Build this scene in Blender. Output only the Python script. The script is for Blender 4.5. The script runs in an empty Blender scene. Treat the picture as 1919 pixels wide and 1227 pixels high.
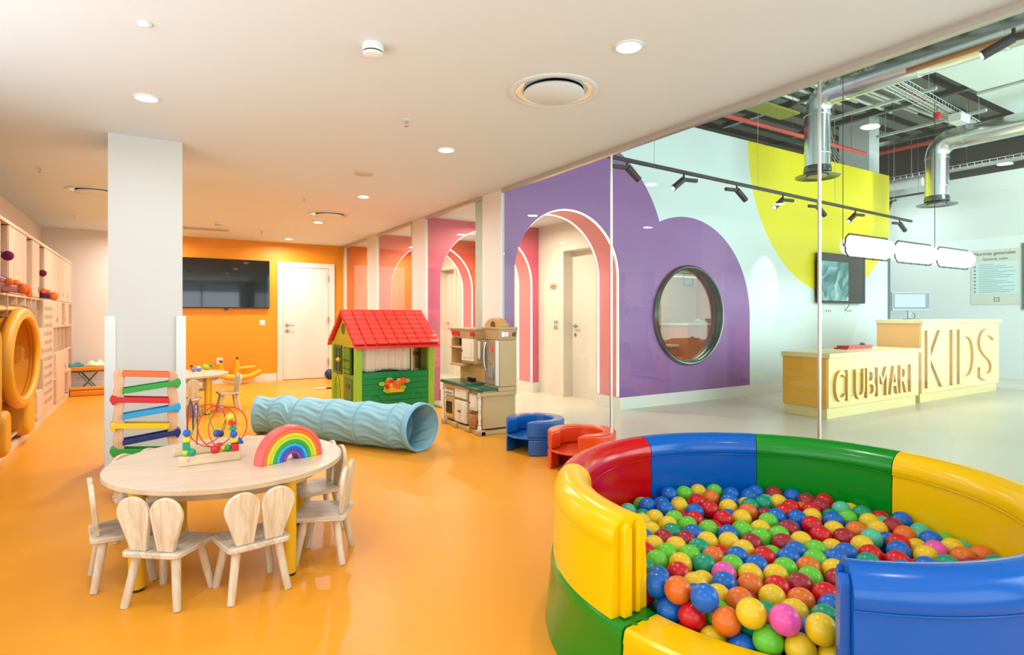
import bpy, bmesh, math, random
from mathutils import Vector, Matrix
random.seed(7)
S = bpy.context.scene
COL = S.collection
R = math.radians
PI = math.pi
sin, cos = math.sin, math.cos

# ------------------------------------------------------------------ camera
cam = bpy.data.cameras.new('camera')
cam.sensor_width = 36.0
cam.lens = 1090 / 1919 * 36
cam.shift_y = -(613.5 - 592.0) / 1919
cam.clip_start = 0.02
camo = bpy.data.objects.new('camera', cam)
COL.objects.link(camo)
camo.location = (0, 0, 1.2)
camo.rotation_euler = (PI / 2, 0, -math.atan(0.619))
S.camera = camo

# ------------------------------------------------------------------ world, exposure, large lights
S.view_settings.view_transform = 'Standard'
S.view_settings.look = 'None'
S.view_settings.gamma = 1
S.view_settings.use_curve_mapping = False
S.view_settings.exposure = 0.2
W = bpy.data.worlds.new('daylight')
S.world = W
W.use_nodes = True
W.node_tree.nodes['Background'].inputs[0].default_value = (0.78, 0.9, 1.0, 1)
W.node_tree.nodes['Background'].inputs[1].default_value = 1.0
try:
    S.cycles.use_denoising = True
    S.cycles.max_bounces = 10
    S.cycles.diffuse_bounces = 2
    S.cycles.glossy_bounces = 5
    S.cycles.transparent_max_bounces = 24
    S.cycles.sample_clamp_indirect = 6.0
    S.cycles.caustics_reflective = False
    S.cycles.caustics_refractive = False
except Exception:
    pass


def area(name, loc, rot, sx, sy, power, col=(1, 1, 1), spread=180, shape='RECTANGLE'):
    l = bpy.data.lights.new(name, 'AREA')
    l.shape = shape
    l.size = sx
    if shape in ('RECTANGLE', 'ELLIPSE'):
        l.size_y = sy
    l.energy = power
    l.color = col
    l.spread = R(spread)
    o = bpy.data.objects.new(name, l)
    COL.objects.link(o)
    o.location = loc
    o.rotation_euler = rot
    return o


ROOM_W, CORR_W, HALL_W = (0.90, 0.97, 1.0), (1.0, 0.84, 0.68), (0.90, 1.0, 0.98)
# daylight through the glazing behind the photographer (room and reception hall), plus an added left fill
area('daylight_playroom', (0.9, -2.3, 1.3), (R(122), 0, 0), 4.2, 2.0, 52, (0.82, 0.94, 1.0))
area('left_fill', (-1.36, 1.3, 1.3), (R(125), 0, R(-90)), 5.4, 2.0, 54, (0.82, 0.94, 1.0))  # side fill added with unseen left windows, whitens the ceiling
area('daylight_hall', (7.8, -2.35, 2.2), (R(90), 0, 0), 7.6, 3.4, 400, (0.80, 0.95, 1.0))
area('daylight_hall_side', (13.85, -0.2, 2.0), (R(90), 0, R(90)), 3.6, 3.2, 190, (0.80, 0.95, 1.0))

hb = area('hall_fill', (11.2, 2.2, 4.3), (0, 0, 0), .5, .5, 70, (0.90, 0.98, 1.0), 100)  # added fill without a fixture, brightens the right hall wall
hb.rotation_euler = (Vector((14.0, 6.0, 2.4)) - Vector(hb.location)).to_track_quat('-Z', 'Y').to_euler()

# ------------------------------------------------------------------ materials


def lin(c):
    c = c / 255.0
    return c / 12.92 if c <= 0.04045 else ((c + 0.055) / 1.055) ** 2.4


def rgb(*a):
    if len(a) == 1:
        a = a[0]
    return (lin(a[0]), lin(a[1]), lin(a[2]), 1)


def mat(name, c, rough=0.5, metal=0.0, coat=0.0, emit=None, es=0.0, var=0.03, vs=6.0, bump=0.0, bs=60.0, spec=0.5):
    m = bpy.data.materials.new(name)
    m.use_nodes = True
    nt = m.node_tree
    b = nt.nodes['Principled BSDF']
    col = rgb(c)
    b.inputs['Base Color'].default_value = col
    b.inputs['Roughness'].default_value = rough
    b.inputs['Metallic'].default_value = metal
    b.inputs['Coat Weight'].default_value = coat
    b.inputs['Specular IOR Level'].default_value = spec
    tc = nt.nodes.new('ShaderNodeTexCoord')
    if var > 0 and emit is None:
        n = nt.nodes.new('ShaderNodeTexNoise')
        n.inputs['Scale'].default_value = vs
        n.inputs['Detail'].default_value = 3
        nt.links.new(tc.outputs['Object'], n.inputs['Vector'])
        mx = nt.nodes.new('ShaderNodeMix')
        mx.data_type = 'RGBA'
        mx.inputs[6].default_value = tuple(min(1, x * (1 - var)) for x in col[:3]) + (1,)
        mx.inputs[7].default_value = tuple(min(1, x * (1 + var)) for x in col[:3]) + (1,)
        nt.links.new(n.outputs['Fac'], mx.inputs[0])
        nt.links.new(mx.outputs[2], b.inputs['Base Color'])
    if bump > 0:
        n2 = nt.nodes.new('ShaderNodeTexNoise')
        n2.inputs['Scale'].default_value = bs
        nt.links.new(tc.outputs['Object'], n2.inputs['Vector'])
        bp = nt.nodes.new('ShaderNodeBump')
        bp.inputs['Strength'].default_value = bump
        bp.inputs['Distance'].default_value = 0.01
        nt.links.new(n2.outputs['Fac'], bp.inputs['Height'])
        nt.links.new(bp.outputs[0], b.inputs['Normal'])
    if emit is not None:
        b.inputs['Emission Color'].default_value = rgb(emit)
        b.inputs['Emission Strength'].default_value = es
    return m


def wood(name, c1, c2, scale=14.0, axis='X', rough=0.45, dist=2.5):
    m = bpy.data.materials.new(name)
    m.use_nodes = True
    nt = m.node_tree
    b = nt.nodes['Principled BSDF']
    b.inputs['Roughness'].default_value = rough
    tc = nt.nodes.new('ShaderNodeTexCoord')
    mp = nt.nodes.new('ShaderNodeMapping')
    st = {'X': (0.12, 1, 1), 'Y': (1, 0.12, 1), 'Z': (1, 1, 0.12)}[axis]
    mp.inputs['Scale'].default_value = st
    nt.links.new(tc.outputs['Object'], mp.inputs['Vector'])
    n = nt.nodes.new('ShaderNodeTexNoise')
    n.inputs['Scale'].default_value = scale
    n.inputs['Detail'].default_value = 6
    n.inputs['Distortion'].default_value = dist
    nt.links.new(mp.outputs[0], n.inputs['Vector'])
    n2 = nt.nodes.new('ShaderNodeTexNoise')
    n2.inputs['Scale'].default_value = scale * 6
    n2.inputs['Detail'].default_value = 3
    nt.links.new(mp.outputs[0], n2.inputs['Vector'])
    ad = nt.nodes.new('ShaderNodeMath')
    ad.operation = 'MULTIPLY_ADD'
    ad.inputs[1].default_value = 0.35
    nt.links.new(n2.outputs['Fac'], ad.inputs[0])
    nt.links.new(n.outputs['Fac'], ad.inputs[2])
    r = nt.nodes.new('ShaderNodeValToRGB')
    r.color_ramp.elements[0].position = 0.42
    r.color_ramp.elements[0].color = rgb(c1)
    r.color_ramp.elements[1].position = 0.85
    r.color_ramp.elements[1].color = rgb(c2)
    nt.links.new(ad.outputs[0], r.inputs[0])
    nt.links.new(r.outputs[0], b.inputs['Base Color'])
    return m


def emis(name, c, s):
    m = bpy.data.materials.new(name)
    m.use_nodes = True
    nt = m.node_tree
    nt.nodes.remove(nt.nodes['Principled BSDF'])
    e = nt.nodes.new('ShaderNodeEmission')
    e.inputs[0].default_value = rgb(c)
    e.inputs[1].default_value = s
    nt.links.new(e.outputs[0], nt.nodes['Material Output'].inputs[0])
    return m


def glass(name, tint=(244, 250, 248), refl=1.0):
    m = bpy.data.materials.new(name)
    m.use_nodes = True
    nt = m.node_tree
    nt.nodes.remove(nt.nodes['Principled BSDF'])
    t = nt.nodes.new('ShaderNodeBsdfTransparent')
    t.inputs[0].default_value = rgb(tint)
    g = nt.nodes.new('ShaderNodeBsdfGlossy')
    g.inputs['Roughness'].default_value = 0.0
    f = nt.nodes.new('ShaderNodeLayerWeight')
    f.inputs[0].default_value = 0.5
    pw = nt.nodes.new('ShaderNodeMath')
    pw.operation = 'POWER'
    pw.inputs[1].default_value = 5.0
    nt.links.new(f.outputs['Facing'], pw.inputs[0])
    mu = nt.nodes.new('ShaderNodeMath')
    mu.operation = 'MULTIPLY_ADD'
    mu.inputs[1].default_value = 0.95 * refl
    mu.inputs[2].default_value = 0.035 * refl
    nt.links.new(pw.outputs[0], mu.inputs[0])
    mx = nt.nodes.new('ShaderNodeMixShader')
    nt.links.new(mu.outputs[0], mx.inputs[0])
    nt.links.new(t.outputs[0], mx.inputs[1])
    nt.links.new(g.outputs[0], mx.inputs[2])
    nt.links.new(mx.outputs[0], nt.nodes['Material Output'].inputs[0])
    return m


M = {}
M['ceil'] = mat('ceiling_paint', (238, 242, 244), 0.75, var=0.01)
M['white'] = mat('white_paint', (240, 236, 230), 0.55, var=0.015)
M['cream'] = mat('cream_paint', (246, 234, 218), 0.55, var=0.015)
M['column'] = mat('column_paint', (222, 216, 208), 0.55, var=0.012)
M['hallwhite'] = mat('hall_wall_paint', (232, 238, 234), 0.6, var=0.015)
M['orange_wall'] = mat('orange_wall_paint', (255, 160, 20), 0.5, var=0.02, vs=2)
M['peach_wall'] = mat('pale_peach_wall_paint', (250, 226, 206), 0.6, var=0.01)
M['pink'] = mat('pink_wall_paint', (224, 96, 126), 0.45, var=0.02)
M['coral'] = mat('coral_wall_paint', (238, 100, 84), 0.45, var=0.02)
M['orangered'] = mat('orange_red_wall_paint', (240, 112, 56), 0.45, var=0.02)
M['pinkreveal'] = mat('pink_reveal_tube_lit', (240, 144, 148), 0.45, var=0.02)  # paler pink: glow of the light tubes put into the colour
M['skirt'] = mat('skirting_paint', (244, 238, 228), 0.4, var=0.01)
M['door'] = mat('door_lacquer', (248, 236, 222), 0.35, var=0.008)
M['steel'] = mat('brushed_steel', (196, 192, 184), 0.28, 1.0, var=0.03)
M['chrome'] = mat('chrome', (225, 222, 215), 0.08, 1.0, var=0)
M['galv'] = mat('galvanised_duct', (226, 230, 228), 0.24, 1.0, var=0.06, vs=3)
M['alu'] = mat('aluminium_profile', (206, 198, 186), 0.35, 0.7, var=0.02)
M['black'] = mat('black_metal', (38, 34, 30), 0.45, 0.2, var=0.05)
M['gunmetal'] = mat('gunmetal', (104, 116, 112), 0.25, 0.9, var=0.05)
M['blackplastic'] = mat('black_plastic', (26, 26, 28), 0.35, var=0.05)
M['tvscreen'] = mat('screen_glass', (8, 9, 11), 0.04, var=0, spec=0.9)
M['glass'] = glass('partition_glass', (243, 250, 247), 1.0)
M['lamp'] = emis('lamp_diffuser', (255, 246, 230), 12.0)
M['neon'] = emis('neon_tube', (255, 228, 204), 3.6)
M['pendant'] = emis('pendant_bulb', (255, 252, 242), 1.7)
M['whiteplastic'] = mat('white_plastic', (240, 240, 236), 0.4, var=0.01)
M['greyplastic'] = mat('grey_plastic', (150, 150, 148), 0.5, var=0.02)
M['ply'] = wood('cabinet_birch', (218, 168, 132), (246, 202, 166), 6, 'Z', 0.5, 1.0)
M['plyback'] = wood('cabinet_back_shade', (150, 120, 98), (180, 148, 120), 6, 'Z', 0.55, 1.0)  # darker than the birch: cubby shade put into the colour
M['plyedge'] = wood('cabinet_edge', (226, 186, 144), (244, 212, 174), 8, 'Y', 0.5, 1.0)
M['chairwood'] = wood('limed_pine', (212, 178, 140), (242, 222, 194), 26, 'Z', 0.45, 1.2)
M['seatwood'] = wood('limed_pine_seat', (196, 164, 132), (240, 220, 194), 30, 'Y', 0.45, 1.2)
M['tabletop'] = wood('beech_table_top', (224, 190, 162), (238, 208, 182), 12, 'X', 0.35, 0.6)
M['tableedge'] = wood('beech_edge_band', (206, 166, 124), (226, 190, 150), 14, 'X', 0.45, 0.6)
M['beech'] = wood('beech_block', (222, 180, 134), (242, 210, 170), 22, 'X', 0.45, 1.0)
M['postwood'] = wood('beech_post', (226, 166, 122), (242, 190, 148), 16, 'Z', 0.4, 1.0)
M['yellowleg'] = mat('yellow_table_leg', (246, 186, 30), 0.35)
M['padyellow'] = mat('padded_mustard_vinyl', (250, 168, 34), 0.45, var=0.04, bump=0.05)
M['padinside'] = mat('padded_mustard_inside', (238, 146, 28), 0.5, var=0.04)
BC = {'red': (222, 22, 30), 'dark red': (176, 36, 52), 'yellow': (248, 204, 36), 'orange': (240, 118, 34),
      'blue': (24, 108, 200), 'green': (112, 206, 52), 'teal': (16, 158, 118), 'mint': (92, 200, 160), 'pink': (246, 92, 176)}
for k, v in BC.items():
    M['ball_' + k] = mat('ball_plastic_' + k.replace(' ', '_'), tuple(max(0, int(c * .96 - 4)) for c in v), 0.27, var=0.05, vs=25, spec=0.45)
TC = {'red': (216, 30, 36), 'coral': (240, 100, 92), 'orange': (240, 108, 40), 'yellow': (248, 200, 36), 'lime': (180, 208, 44),
      'green': (44, 160, 52), 'teal': (20, 150, 112), 'sky': (52, 160, 214), 'blue': (24, 92, 180), 'navy': (36, 48, 108), 'purple': (140, 60, 140)}
for k, v in TC.items():
    M['t_' + k] = mat('painted_toy_' + k, v, 0.35, var=0.04, vs=20)
VC = {'red': (206, 0, 10), 'blue': (0, 92, 184), 'green': (0, 136, 26), 'yellow': (255, 196, 0)}
for k, v in VC.items():
    M['v_' + k] = mat('soft_play_vinyl_' + k, v, 0.2, var=0.03, vs=3, spec=0.42, coat=0.0, bump=0.03, bs=14)
M['vinylblue'] = mat('seat_vinyl_blue', (22, 100, 178), 0.25, var=0.05, vs=5, coat=0.3, bump=0.12, bs=22)
M['vinylred'] = mat('seat_vinyl_red', (238, 72, 26), 0.25, var=0.05, vs=5, coat=0.3, bump=0.12, bs=22)
M['hg'] = mat('house_lime_plastic', (160, 208, 46), 0.4)
M['hgreen'] = mat('house_green_plastic', (6, 146, 72), 0.38)
M['holive'] = mat('house_olive_plastic', (204, 186, 22), 0.4)
M['hdoor'] = mat('house_leaf_green_plastic', (92, 150, 34), 0.4)
M['hdark'] = mat('house_shutter_green_plastic', (30, 124, 50), 0.4)
M['hdeep'] = mat('house_pane_dark_green', (14, 74, 44), 0.4)
M['roofred'] = mat('house_roof_red_plastic', (240, 58, 46), 0.38)
M['curtain'] = mat('cream_curtain_cotton', (250, 232, 206), 0.85, var=0.02)
M['fabric'] = mat('pale_blue_tunnel_nylon', (146, 194, 206), 0.55, var=0.06, vs=30)
M['fabricdark'] = mat('blue_tunnel_lining', (130, 178, 190), 0.6, var=0.06, vs=30)
M['fabrictrim'] = mat('blue_tunnel_trim', (138, 192, 216), 0.55, var=0.03)
M['tan'] = mat('toy_kitchen_tan_plastic', (200, 164, 112), 0.42)
M['tan2'] = mat('toy_kitchen_honey_plastic', (220, 168, 96), 0.42)
M['ivory'] = mat('toy_kitchen_ivory_plastic', (240, 224, 196), 0.4)
M['kgreen'] = mat('toy_kitchen_green_worktop', (24, 92, 66), 0.3)
M['kgrey'] = mat('toy_kitchen_fridge_grey', (172, 150, 122), 0.35, 0.2)
M['brown'] = mat('brown_basket_plastic', (176, 110, 56), 0.5)
M['deskfront'] = mat('desk_pale_yellow_lacquer', (242, 218, 152), 0.35, var=0.01)
M['deskside'] = mat('desk_orange_lacquer', (250, 176, 54), 0.35, var=0.01)
M['deskletter'] = mat('letter_pale_yellow_lacquer', (242, 216, 146), 0.35, var=0.01)
M['letterside'] = mat('letter_side_shade', (226, 160, 40), 0.4, var=0.01)  # same lacquer as the fronts, side shade put into the colour
M['deck'] = mat('dark_steel_deck', (156, 160, 154), 0.5, 0.2, var=0.25, vs=2)
M['rib'] = mat('dark_deck_rib', (44, 46, 44), 0.6, 0.2)
M['raft'] = mat('pale_acoustic_raft', (226, 238, 234), 0.5, var=0.12, vs=1.2)
M['olive'] = mat('board_olive_reflection', (176, 176, 40), 0.5, var=0.1)  # yellow reflections on the panels put into their colour
M['redpipe'] = mat('red_sprinkler_pipe', (214, 66, 62), 0.35)
M['conduit'] = mat('zinc_conduit', (222, 230, 228), 0.35, 0.4)
M['posterbg'] = mat('poster_beige', (214, 216, 196), 0.6, var=0.01)
M['posterpanel'] = mat('poster_mint_panel', (206, 230, 224), 0.6, var=0.01)
M['ink'] = mat('poster_ink', (84, 88, 84), 0.6, var=0)
M['inklight'] = mat('poster_text_grey', (136, 164, 164), 0.6, var=0)
M['plushorange'] = mat('orange_plush', (240, 112, 40), 0.95, bump=0.4, bs=120)
M['plushplum'] = mat('plum_plush', (116, 18, 64), 0.95, bump=0.4, bs=120)
M['plushblue'] = mat('denim_plush', (70, 82, 116), 0.95, bump=0.4, bs=120)
M['plushpink'] = mat('pink_print_plush', (226, 150, 150), 0.95, var=0.35, vs=60, bump=0.4, bs=120)
M['plushpurple'] = mat('violet_plush', (104, 46, 104), 0.95, bump=0.4, bs=120)
M['plushwhite'] = mat('white_plush', (244, 226, 208), 0.95, bump=0.4, bs=120)
M['plushsky'] = mat('blue_plush', (40, 128, 178), 0.95, bump=0.4, bs=120)
M['teal_cloth'] = mat('teal_blanket', (70, 150, 160), 0.9, bump=0.3)
M['print_cloth'] = mat('pale_print_blanket', (232, 232, 190), 0.9, var=0.25, vs=25, bump=0.3)
M['cotorange'] = mat('orange_cot_vinyl', (250, 150, 34), 0.45)
M['toyyellow'] = mat('yellow_toy_plastic', (252, 190, 30), 0.35)
M['vent_dark'] = mat('vent_throat_dark', (60, 44, 28), 0.5)
M['grille'] = mat('beige_grille', (222, 200, 172), 0.6)
M['roomorange'] = mat('room_orange_panel', (236, 126, 40), 0.5)
M['roomred'] = mat('room_red_panel', (224, 72, 40), 0.5)
M['redfolder'] = mat('red_folder_card', (206, 32, 36), 0.5)

# painted floor: satin poured vinyl in orange, faintly clouded


def floor_mat(name, c1, c2, rough):
    m = mat(name, c1, rough, var=0, spec=0.22)
    nt = m.node_tree
    b = nt.nodes['Principled BSDF']
    tc = nt.nodes.new('ShaderNodeTexCoord')
    n = nt.nodes.new('ShaderNodeTexNoise')
    n.inputs['Scale'].default_value = 0.9
    n.inputs['Detail'].default_value = 4
    nt.links.new(tc.outputs['Object'], n.inputs['Vector'])
    r = nt.nodes.new('ShaderNodeValToRGB')
    r.color_ramp.elements[0].position = 0.35
    r.color_ramp.elements[0].color = rgb(c1)
    r.color_ramp.elements[1].position = 0.7
    r.color_ramp.elements[1].color = rgb(c2)
    nt.links.new(n.outputs['Fac'], r.inputs[0])
    nt.links.new(r.outputs[0], b.inputs['Base Color'])
    n2 = nt.nodes.new('ShaderNodeTexNoise')
    n2.inputs['Scale'].default_value = 5.0
    nt.links.new(tc.outputs['Object'], n2.inputs['Vector'])
    bp = nt.nodes.new('ShaderNodeBump')
    bp.inputs['Strength'].default_value = 0.04
    bp.inputs['Distance'].default_value = 0.02
    nt.links.new(n2.outputs['Fac'], bp.inputs['Height'])
    nt.links.new(bp.outputs[0], b.inputs['Normal'])
    return m


M['floor_orange'] = floor_mat('orange_vinyl_floor', (250, 160, 40), (252, 168, 50), 0.34)
M['floor_hall'] = floor_mat('pale_resin_floor', (226, 213, 194), (231, 220, 203), 0.32)


def mural_mat():
    """white wall with a purple cloud and a yellow disc painted on it (object X,Z)"""
    m = mat('painted_mural_wall', (228, 240, 236), 0.42, var=0)
    nt = m.node_tree
    b = nt.nodes['Principled BSDF']
    tc = nt.nodes.new('ShaderNodeTexCoord')
    sp = nt.nodes.new('ShaderNodeSeparateXYZ')
    nt.links.new(tc.outputs['Object'], sp.inputs[0])

    def mth(op, a, bb=None, c=None):
        n = nt.nodes.new('ShaderNodeMath')
        n.operation = op
        for i, v in enumerate((a, bb, c)):
            if v is None:
                continue
            if isinstance(v, (int, float)):
                n.inputs[i].default_value = v
            else:
                nt.links.new(v, n.inputs[i])
        return n.outputs[0]
    x, z = sp.outputs[0], sp.outputs[2]

    def circle(cx, cz, r):
        dx = mth('SUBTRACT', x, cx)
        dz = mth('SUBTRACT', z, cz)
        d = mth('ADD', mth('MULTIPLY', dx, dx), mth('MULTIPLY', dz, dz))
        return mth('LESS_THAN', d, r * r)
    lob1 = circle(4.3, 1.9, 1.6)
    lob2 = circle(6.33, 1.2, 1.375)
    low = mth('MULTIPLY', mth('LESS_THAN', x, 7.705), mth('LESS_THAN', z, 1.2))
    left = mth('MULTIPLY', mth('LESS_THAN', x, 5.6), mth('LESS_THAN', z, 2.2))
    pur = mth('MAXIMUM', mth('MAXIMUM', lob1, lob2), mth('MAXIMUM', low, left))
    yel = circle(9.9, 3.83, 2.24)
    m1 = nt.nodes.new('ShaderNodeMix')
    m1.data_type = 'RGBA'
    m1.inputs[6].default_value = rgb(228, 240, 236)
    m1.inputs[7].default_value = rgb(150, 98, 160)
    nt.links.new(pur, m1.inputs[0])
    m2 = nt.nodes.new('ShaderNodeMix')
    m2.data_type = 'RGBA'
    m2.inputs[7].default_value = rgb(248, 232, 10)
    nt.links.new(m1.outputs[2], m2.inputs[6])
    nt.links.new(yel, m2.inputs[0])
    nt.links.new(m2.outputs[2], b.inputs['Base Color'])
    return m


M['mural'] = mural_mat()


def picture_mat():
    m = mat('screen_picture', (10, 12, 14), 0.1, var=0)
    nt = m.node_tree
    b = nt.nodes['Principled BSDF']
    tc = nt.nodes.new('ShaderNodeTexCoord')
    n = nt.nodes.new('ShaderNodeTexNoise')
    n.inputs['Scale'].default_value = 3.2
    n.inputs['Detail'].default_value = 5
    n.inputs['Distortion'].default_value = 1.6
    nt.links.new(tc.outputs['Object'], n.inputs['Vector'])
    r = nt.nodes.new('ShaderNodeValToRGB')
    r.color_ramp.elements[0].position = 0.38
    r.color_ramp.elements[0].color = rgb(70, 140, 136)
    r.color_ramp.elements[1].position = 0.66
    r.color_ramp.elements[1].color = rgb(226, 246, 244)
    e = r.color_ramp.elements.new(0.52)
    e.color = rgb(140, 208, 208)
    nt.links.new(n.outputs['Fac'], r.inputs[0])
    nt.links.new(r.outputs[0], b.inputs['Emission Color'])
    b.inputs['Emission Strength'].default_value = 0.75
    return m


M['picture'] = picture_mat()
M['pcscreen'] = mat('monitor_window', (20, 22, 26), 0.15, emit=(206, 222, 240), es=0.8)
M['hatch'] = M['greyplastic']

# ------------------------------------------------------------------ mesh helpers


class MB:
    def __init__(self):
        self.v, self.f, self.mi = [], [], []
        self.cur = 0

    def add(self, vs, fs):
        o = len(self.v)
        self.v += [tuple(p) for p in vs]
        self.f += [tuple(i + o for i in f) for f in fs]
        self.mi += [self.cur] * len(fs)
        return self

    def box(self, x0, x1, y0, y1, z0, z1):
        vs = [(x, y, z) for z in (z0, z1) for y in (y0, y1) for x in (x0, x1)]
        return self.add(vs, [(0, 2, 3, 1), (4, 5, 7, 6), (0, 1, 5, 4), (2, 6, 7, 3), (0, 4, 6, 2), (1, 3, 7, 5)])

    def obox(self, c, ax, ay, az):
        c, ax, ay, az = Vector(c), Vector(ax), Vector(ay), Vector(az)
        vs = [c + ax * i + ay * j + az * k for k in (-1, 1) for j in (-1, 1) for i in (-1, 1)]
        return self.add(vs, [(0, 2, 3, 1), (4, 5, 7, 6), (0, 1, 5, 4), (2, 6, 7, 3), (0, 4, 6, 2), (1, 3, 7, 5)])

    def prism(self, pts, z0, z1, tf=None):
        """2D outline (ccw) extruded along local z; tf maps (x,y,z)->point"""
        n = len(pts)
        vs = [(p[0], p[1], z0) for p in pts] + [(p[0], p[1], z1) for p in pts]
        if tf:
            vs = [tf(*p) for p in vs]
        fs = [tuple(range(n - 1, -1, -1)), tuple(range(n, 2 * n))]
        fs += [(i, (i + 1) % n, (i + 1) % n + n, i + n) for i in range(n)]
        return self.add(vs, fs)

    def cyl(self, p0, p1, r0, r1=None, n=16, cap=True):
        return self.tube([p0, p1], [r0, r0 if r1 is None else r1], n, cap)

    def tube(self, path, r, n=12, cap=True, closed=False):
        P = [Vector(p) for p in path]
        m = len(P)
        rs = r if isinstance(r, (list, tuple)) else [r] * m
        T = []
        for i in range(m):
            a = P[i - 1] if (i > 0 or closed) else P[i]
            b = P[(i + 1) % m] if (i < m - 1 or closed) else P[i]
            T.append((b - a).normalized())
        up = Vector((0, 0, 1)) if abs(T[0].z) < 0.9 else Vector((1, 0, 0))
        u = T[0].cross(up).normalized()
        vs = []
        for i in range(m):
            u = (u - T[i] * u.dot(T[i]))
            u = u.normalized() if u.length > 1e-6 else T[i].orthogonal().normalized()
            w = T[i].cross(u)
            for k in range(n):
                a = 2 * PI * k / n
                vs.append(P[i] + (u * cos(a) + w * sin(a)) * rs[i])
        fs = []
        for i in range(m if closed else m - 1):
            j = (i + 1) % m
            for k in range(n):
                k2 = (k + 1) % n
                fs.append((i * n + k, i * n + k2, j * n + k2, j * n + k))
        if cap and not closed:
            fs.append(tuple(range(n - 1, -1, -1)))
            fs.append(tuple((m - 1) * n + k for k in range(n)))
        return self.add(vs, fs)

    def lathe(self, prof, c=(0, 0, 0), n=24, ax='Z', sx=1.0, sy=1.0, close=True):
        """profile of (r, h) pairs turned about an axis through c"""
        c = Vector(c)
        vs = []
        for r, h in prof:
            for k in range(n):
                a = 2 * PI * k / n
                p = (r * cos(a) * sx, r * sin(a) * sy, h)
                if ax == 'X':
                    p = (p[2], p[0], p[1])
                elif ax == 'Y':
                    p = (p[0], p[2], p[1])
                vs.append(c + Vector(p))
        fs = []
        m = len(prof)
        for i in range(m - 1):
            for k in range(n):
                k2 = (k + 1) % n
                fs.append((i * n + k, i * n + k2, (i + 1) * n + k2, (i + 1) * n + k))
        if close:
            fs.append(tuple(range(n - 1, -1, -1)))
            fs.append(tuple((m - 1) * n + k for k in range(n)))
        return self.add(vs, fs)

    def ball(self, c, r, n=16, m=10, sx=1, sy=1, sz=1):
        c = Vector(c)
        vs = [c + Vector((0, 0, -r * sz))]
        for i in range(1, m):
            a = -PI / 2 + PI * i / m
            for k in range(n):
                b = 2 * PI * k / n
                vs.append(c + Vector((r * cos(a) * cos(b) * sx, r * cos(a) * sin(b) * sy, r * sin(a) * sz)))
        vs.append(c + Vector((0, 0, r * sz)))
        fs = [(0, 1 + (k + 1) % n, 1 + k) for k in range(n)]
        for i in range(m - 2):
            for k in range(n):
                k2 = (k + 1) % n
                fs.append((1 + i * n + k, 1 + i * n + k2, 1 + (i + 1) * n + k2, 1 + (i + 1) * n + k))
        t = len(vs) - 1
        o = 1 + (m - 2) * n
        fs += [(o + k, o + (k + 1) % n, t) for k in range(n)]
        return self.add(vs, fs)

    def grid(self, fn, nu, nv, closed_u=False):
        vs = [fn(i / (nu if closed_u else nu - 1), j / (nv - 1)) for j in range(nv) for i in range(nu)]
        fs = []
        for j in range(nv - 1):
            for i in range(nu if closed_u else nu - 1):
                i2 = (i + 1) % nu
                fs.append((j * nu + i, j * nu + i2, (j + 1) * nu + i2, (j + 1) * nu + i))
        return self.add(vs, fs)

    def mesh(self, name, mats):
        me = bpy.data.meshes.new(name)
        me.from_pydata(self.v, [], self.f)
        if not isinstance(mats, (list, tuple)):
            mats = [mats]
        for m in mats:
            me.materials.append(m)
        if any(self.mi):
            me.polygons.foreach_set('material_index', self.mi)
        me.validate()
        bm = bmesh.new()
        bm.from_mesh(me)
        bmesh.ops.recalc_face_normals(bm, faces=bm.faces)
        bm.to_mesh(me)
        bm.free()
        for p in me.polygons:
            p.use_smooth = True
        me.set_sharp_from_angle(angle=R(38))
        return me

    def build(self, name, mats, parent=None, bevel=0.0, seg=2, solid=0.0):
        me = self.mesh(name, mats)
        o = bpy.data.objects.new(name, me)
        COL.objects.link(o)
        if parent is not None:
            o.parent = parent
        if solid:
            s = o.modifiers.new('thick', 'SOLIDIFY')
            s.thickness = solid
            s.offset = 0
        if bevel:
            b = o.modifiers.new('bevel', 'BEVEL')
            b.width = bevel
            b.segments = seg
            b.limit_method = 'ANGLE'
            b.angle_limit = R(40)
            b.harden_normals = False
        return o


def tag(o, label, cat, group=None):
    o['label'] = label
    o['category'] = cat
    if group:
        o['group'] = group
    return o


def thing(name, label, cat, loc=(0, 0, 0), rz=0.0, group=None):
    o = bpy.data.objects.new(name, None)
    o.empty_display_size = 0.1
    COL.objects.link(o)
    o.location = loc
    o.rotation_euler = (0, 0, rz)
    return tag(o, label, cat, group)


def struct(name, mb, m, bevel=0.0, parent=None):
    o = mb.build(name, m, parent, bevel)
    if parent is None:
        o['kind'] = 'structure'
    return o


def dup(root, label, loc, rz=0.0, group=None):
    r = root.copy()
    COL.objects.link(r)
    r.location = loc
    r.rotation_euler = (0, 0, rz)
    r['label'] = label
    if group:
        r['group'] = group
    for ch in root.children:
        c = ch.copy()
        COL.objects.link(c)
        c.parent = r
        for g in ch.children:
            d = g.copy()
            COL.objects.link(d)
            d.parent = c
    return r


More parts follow.
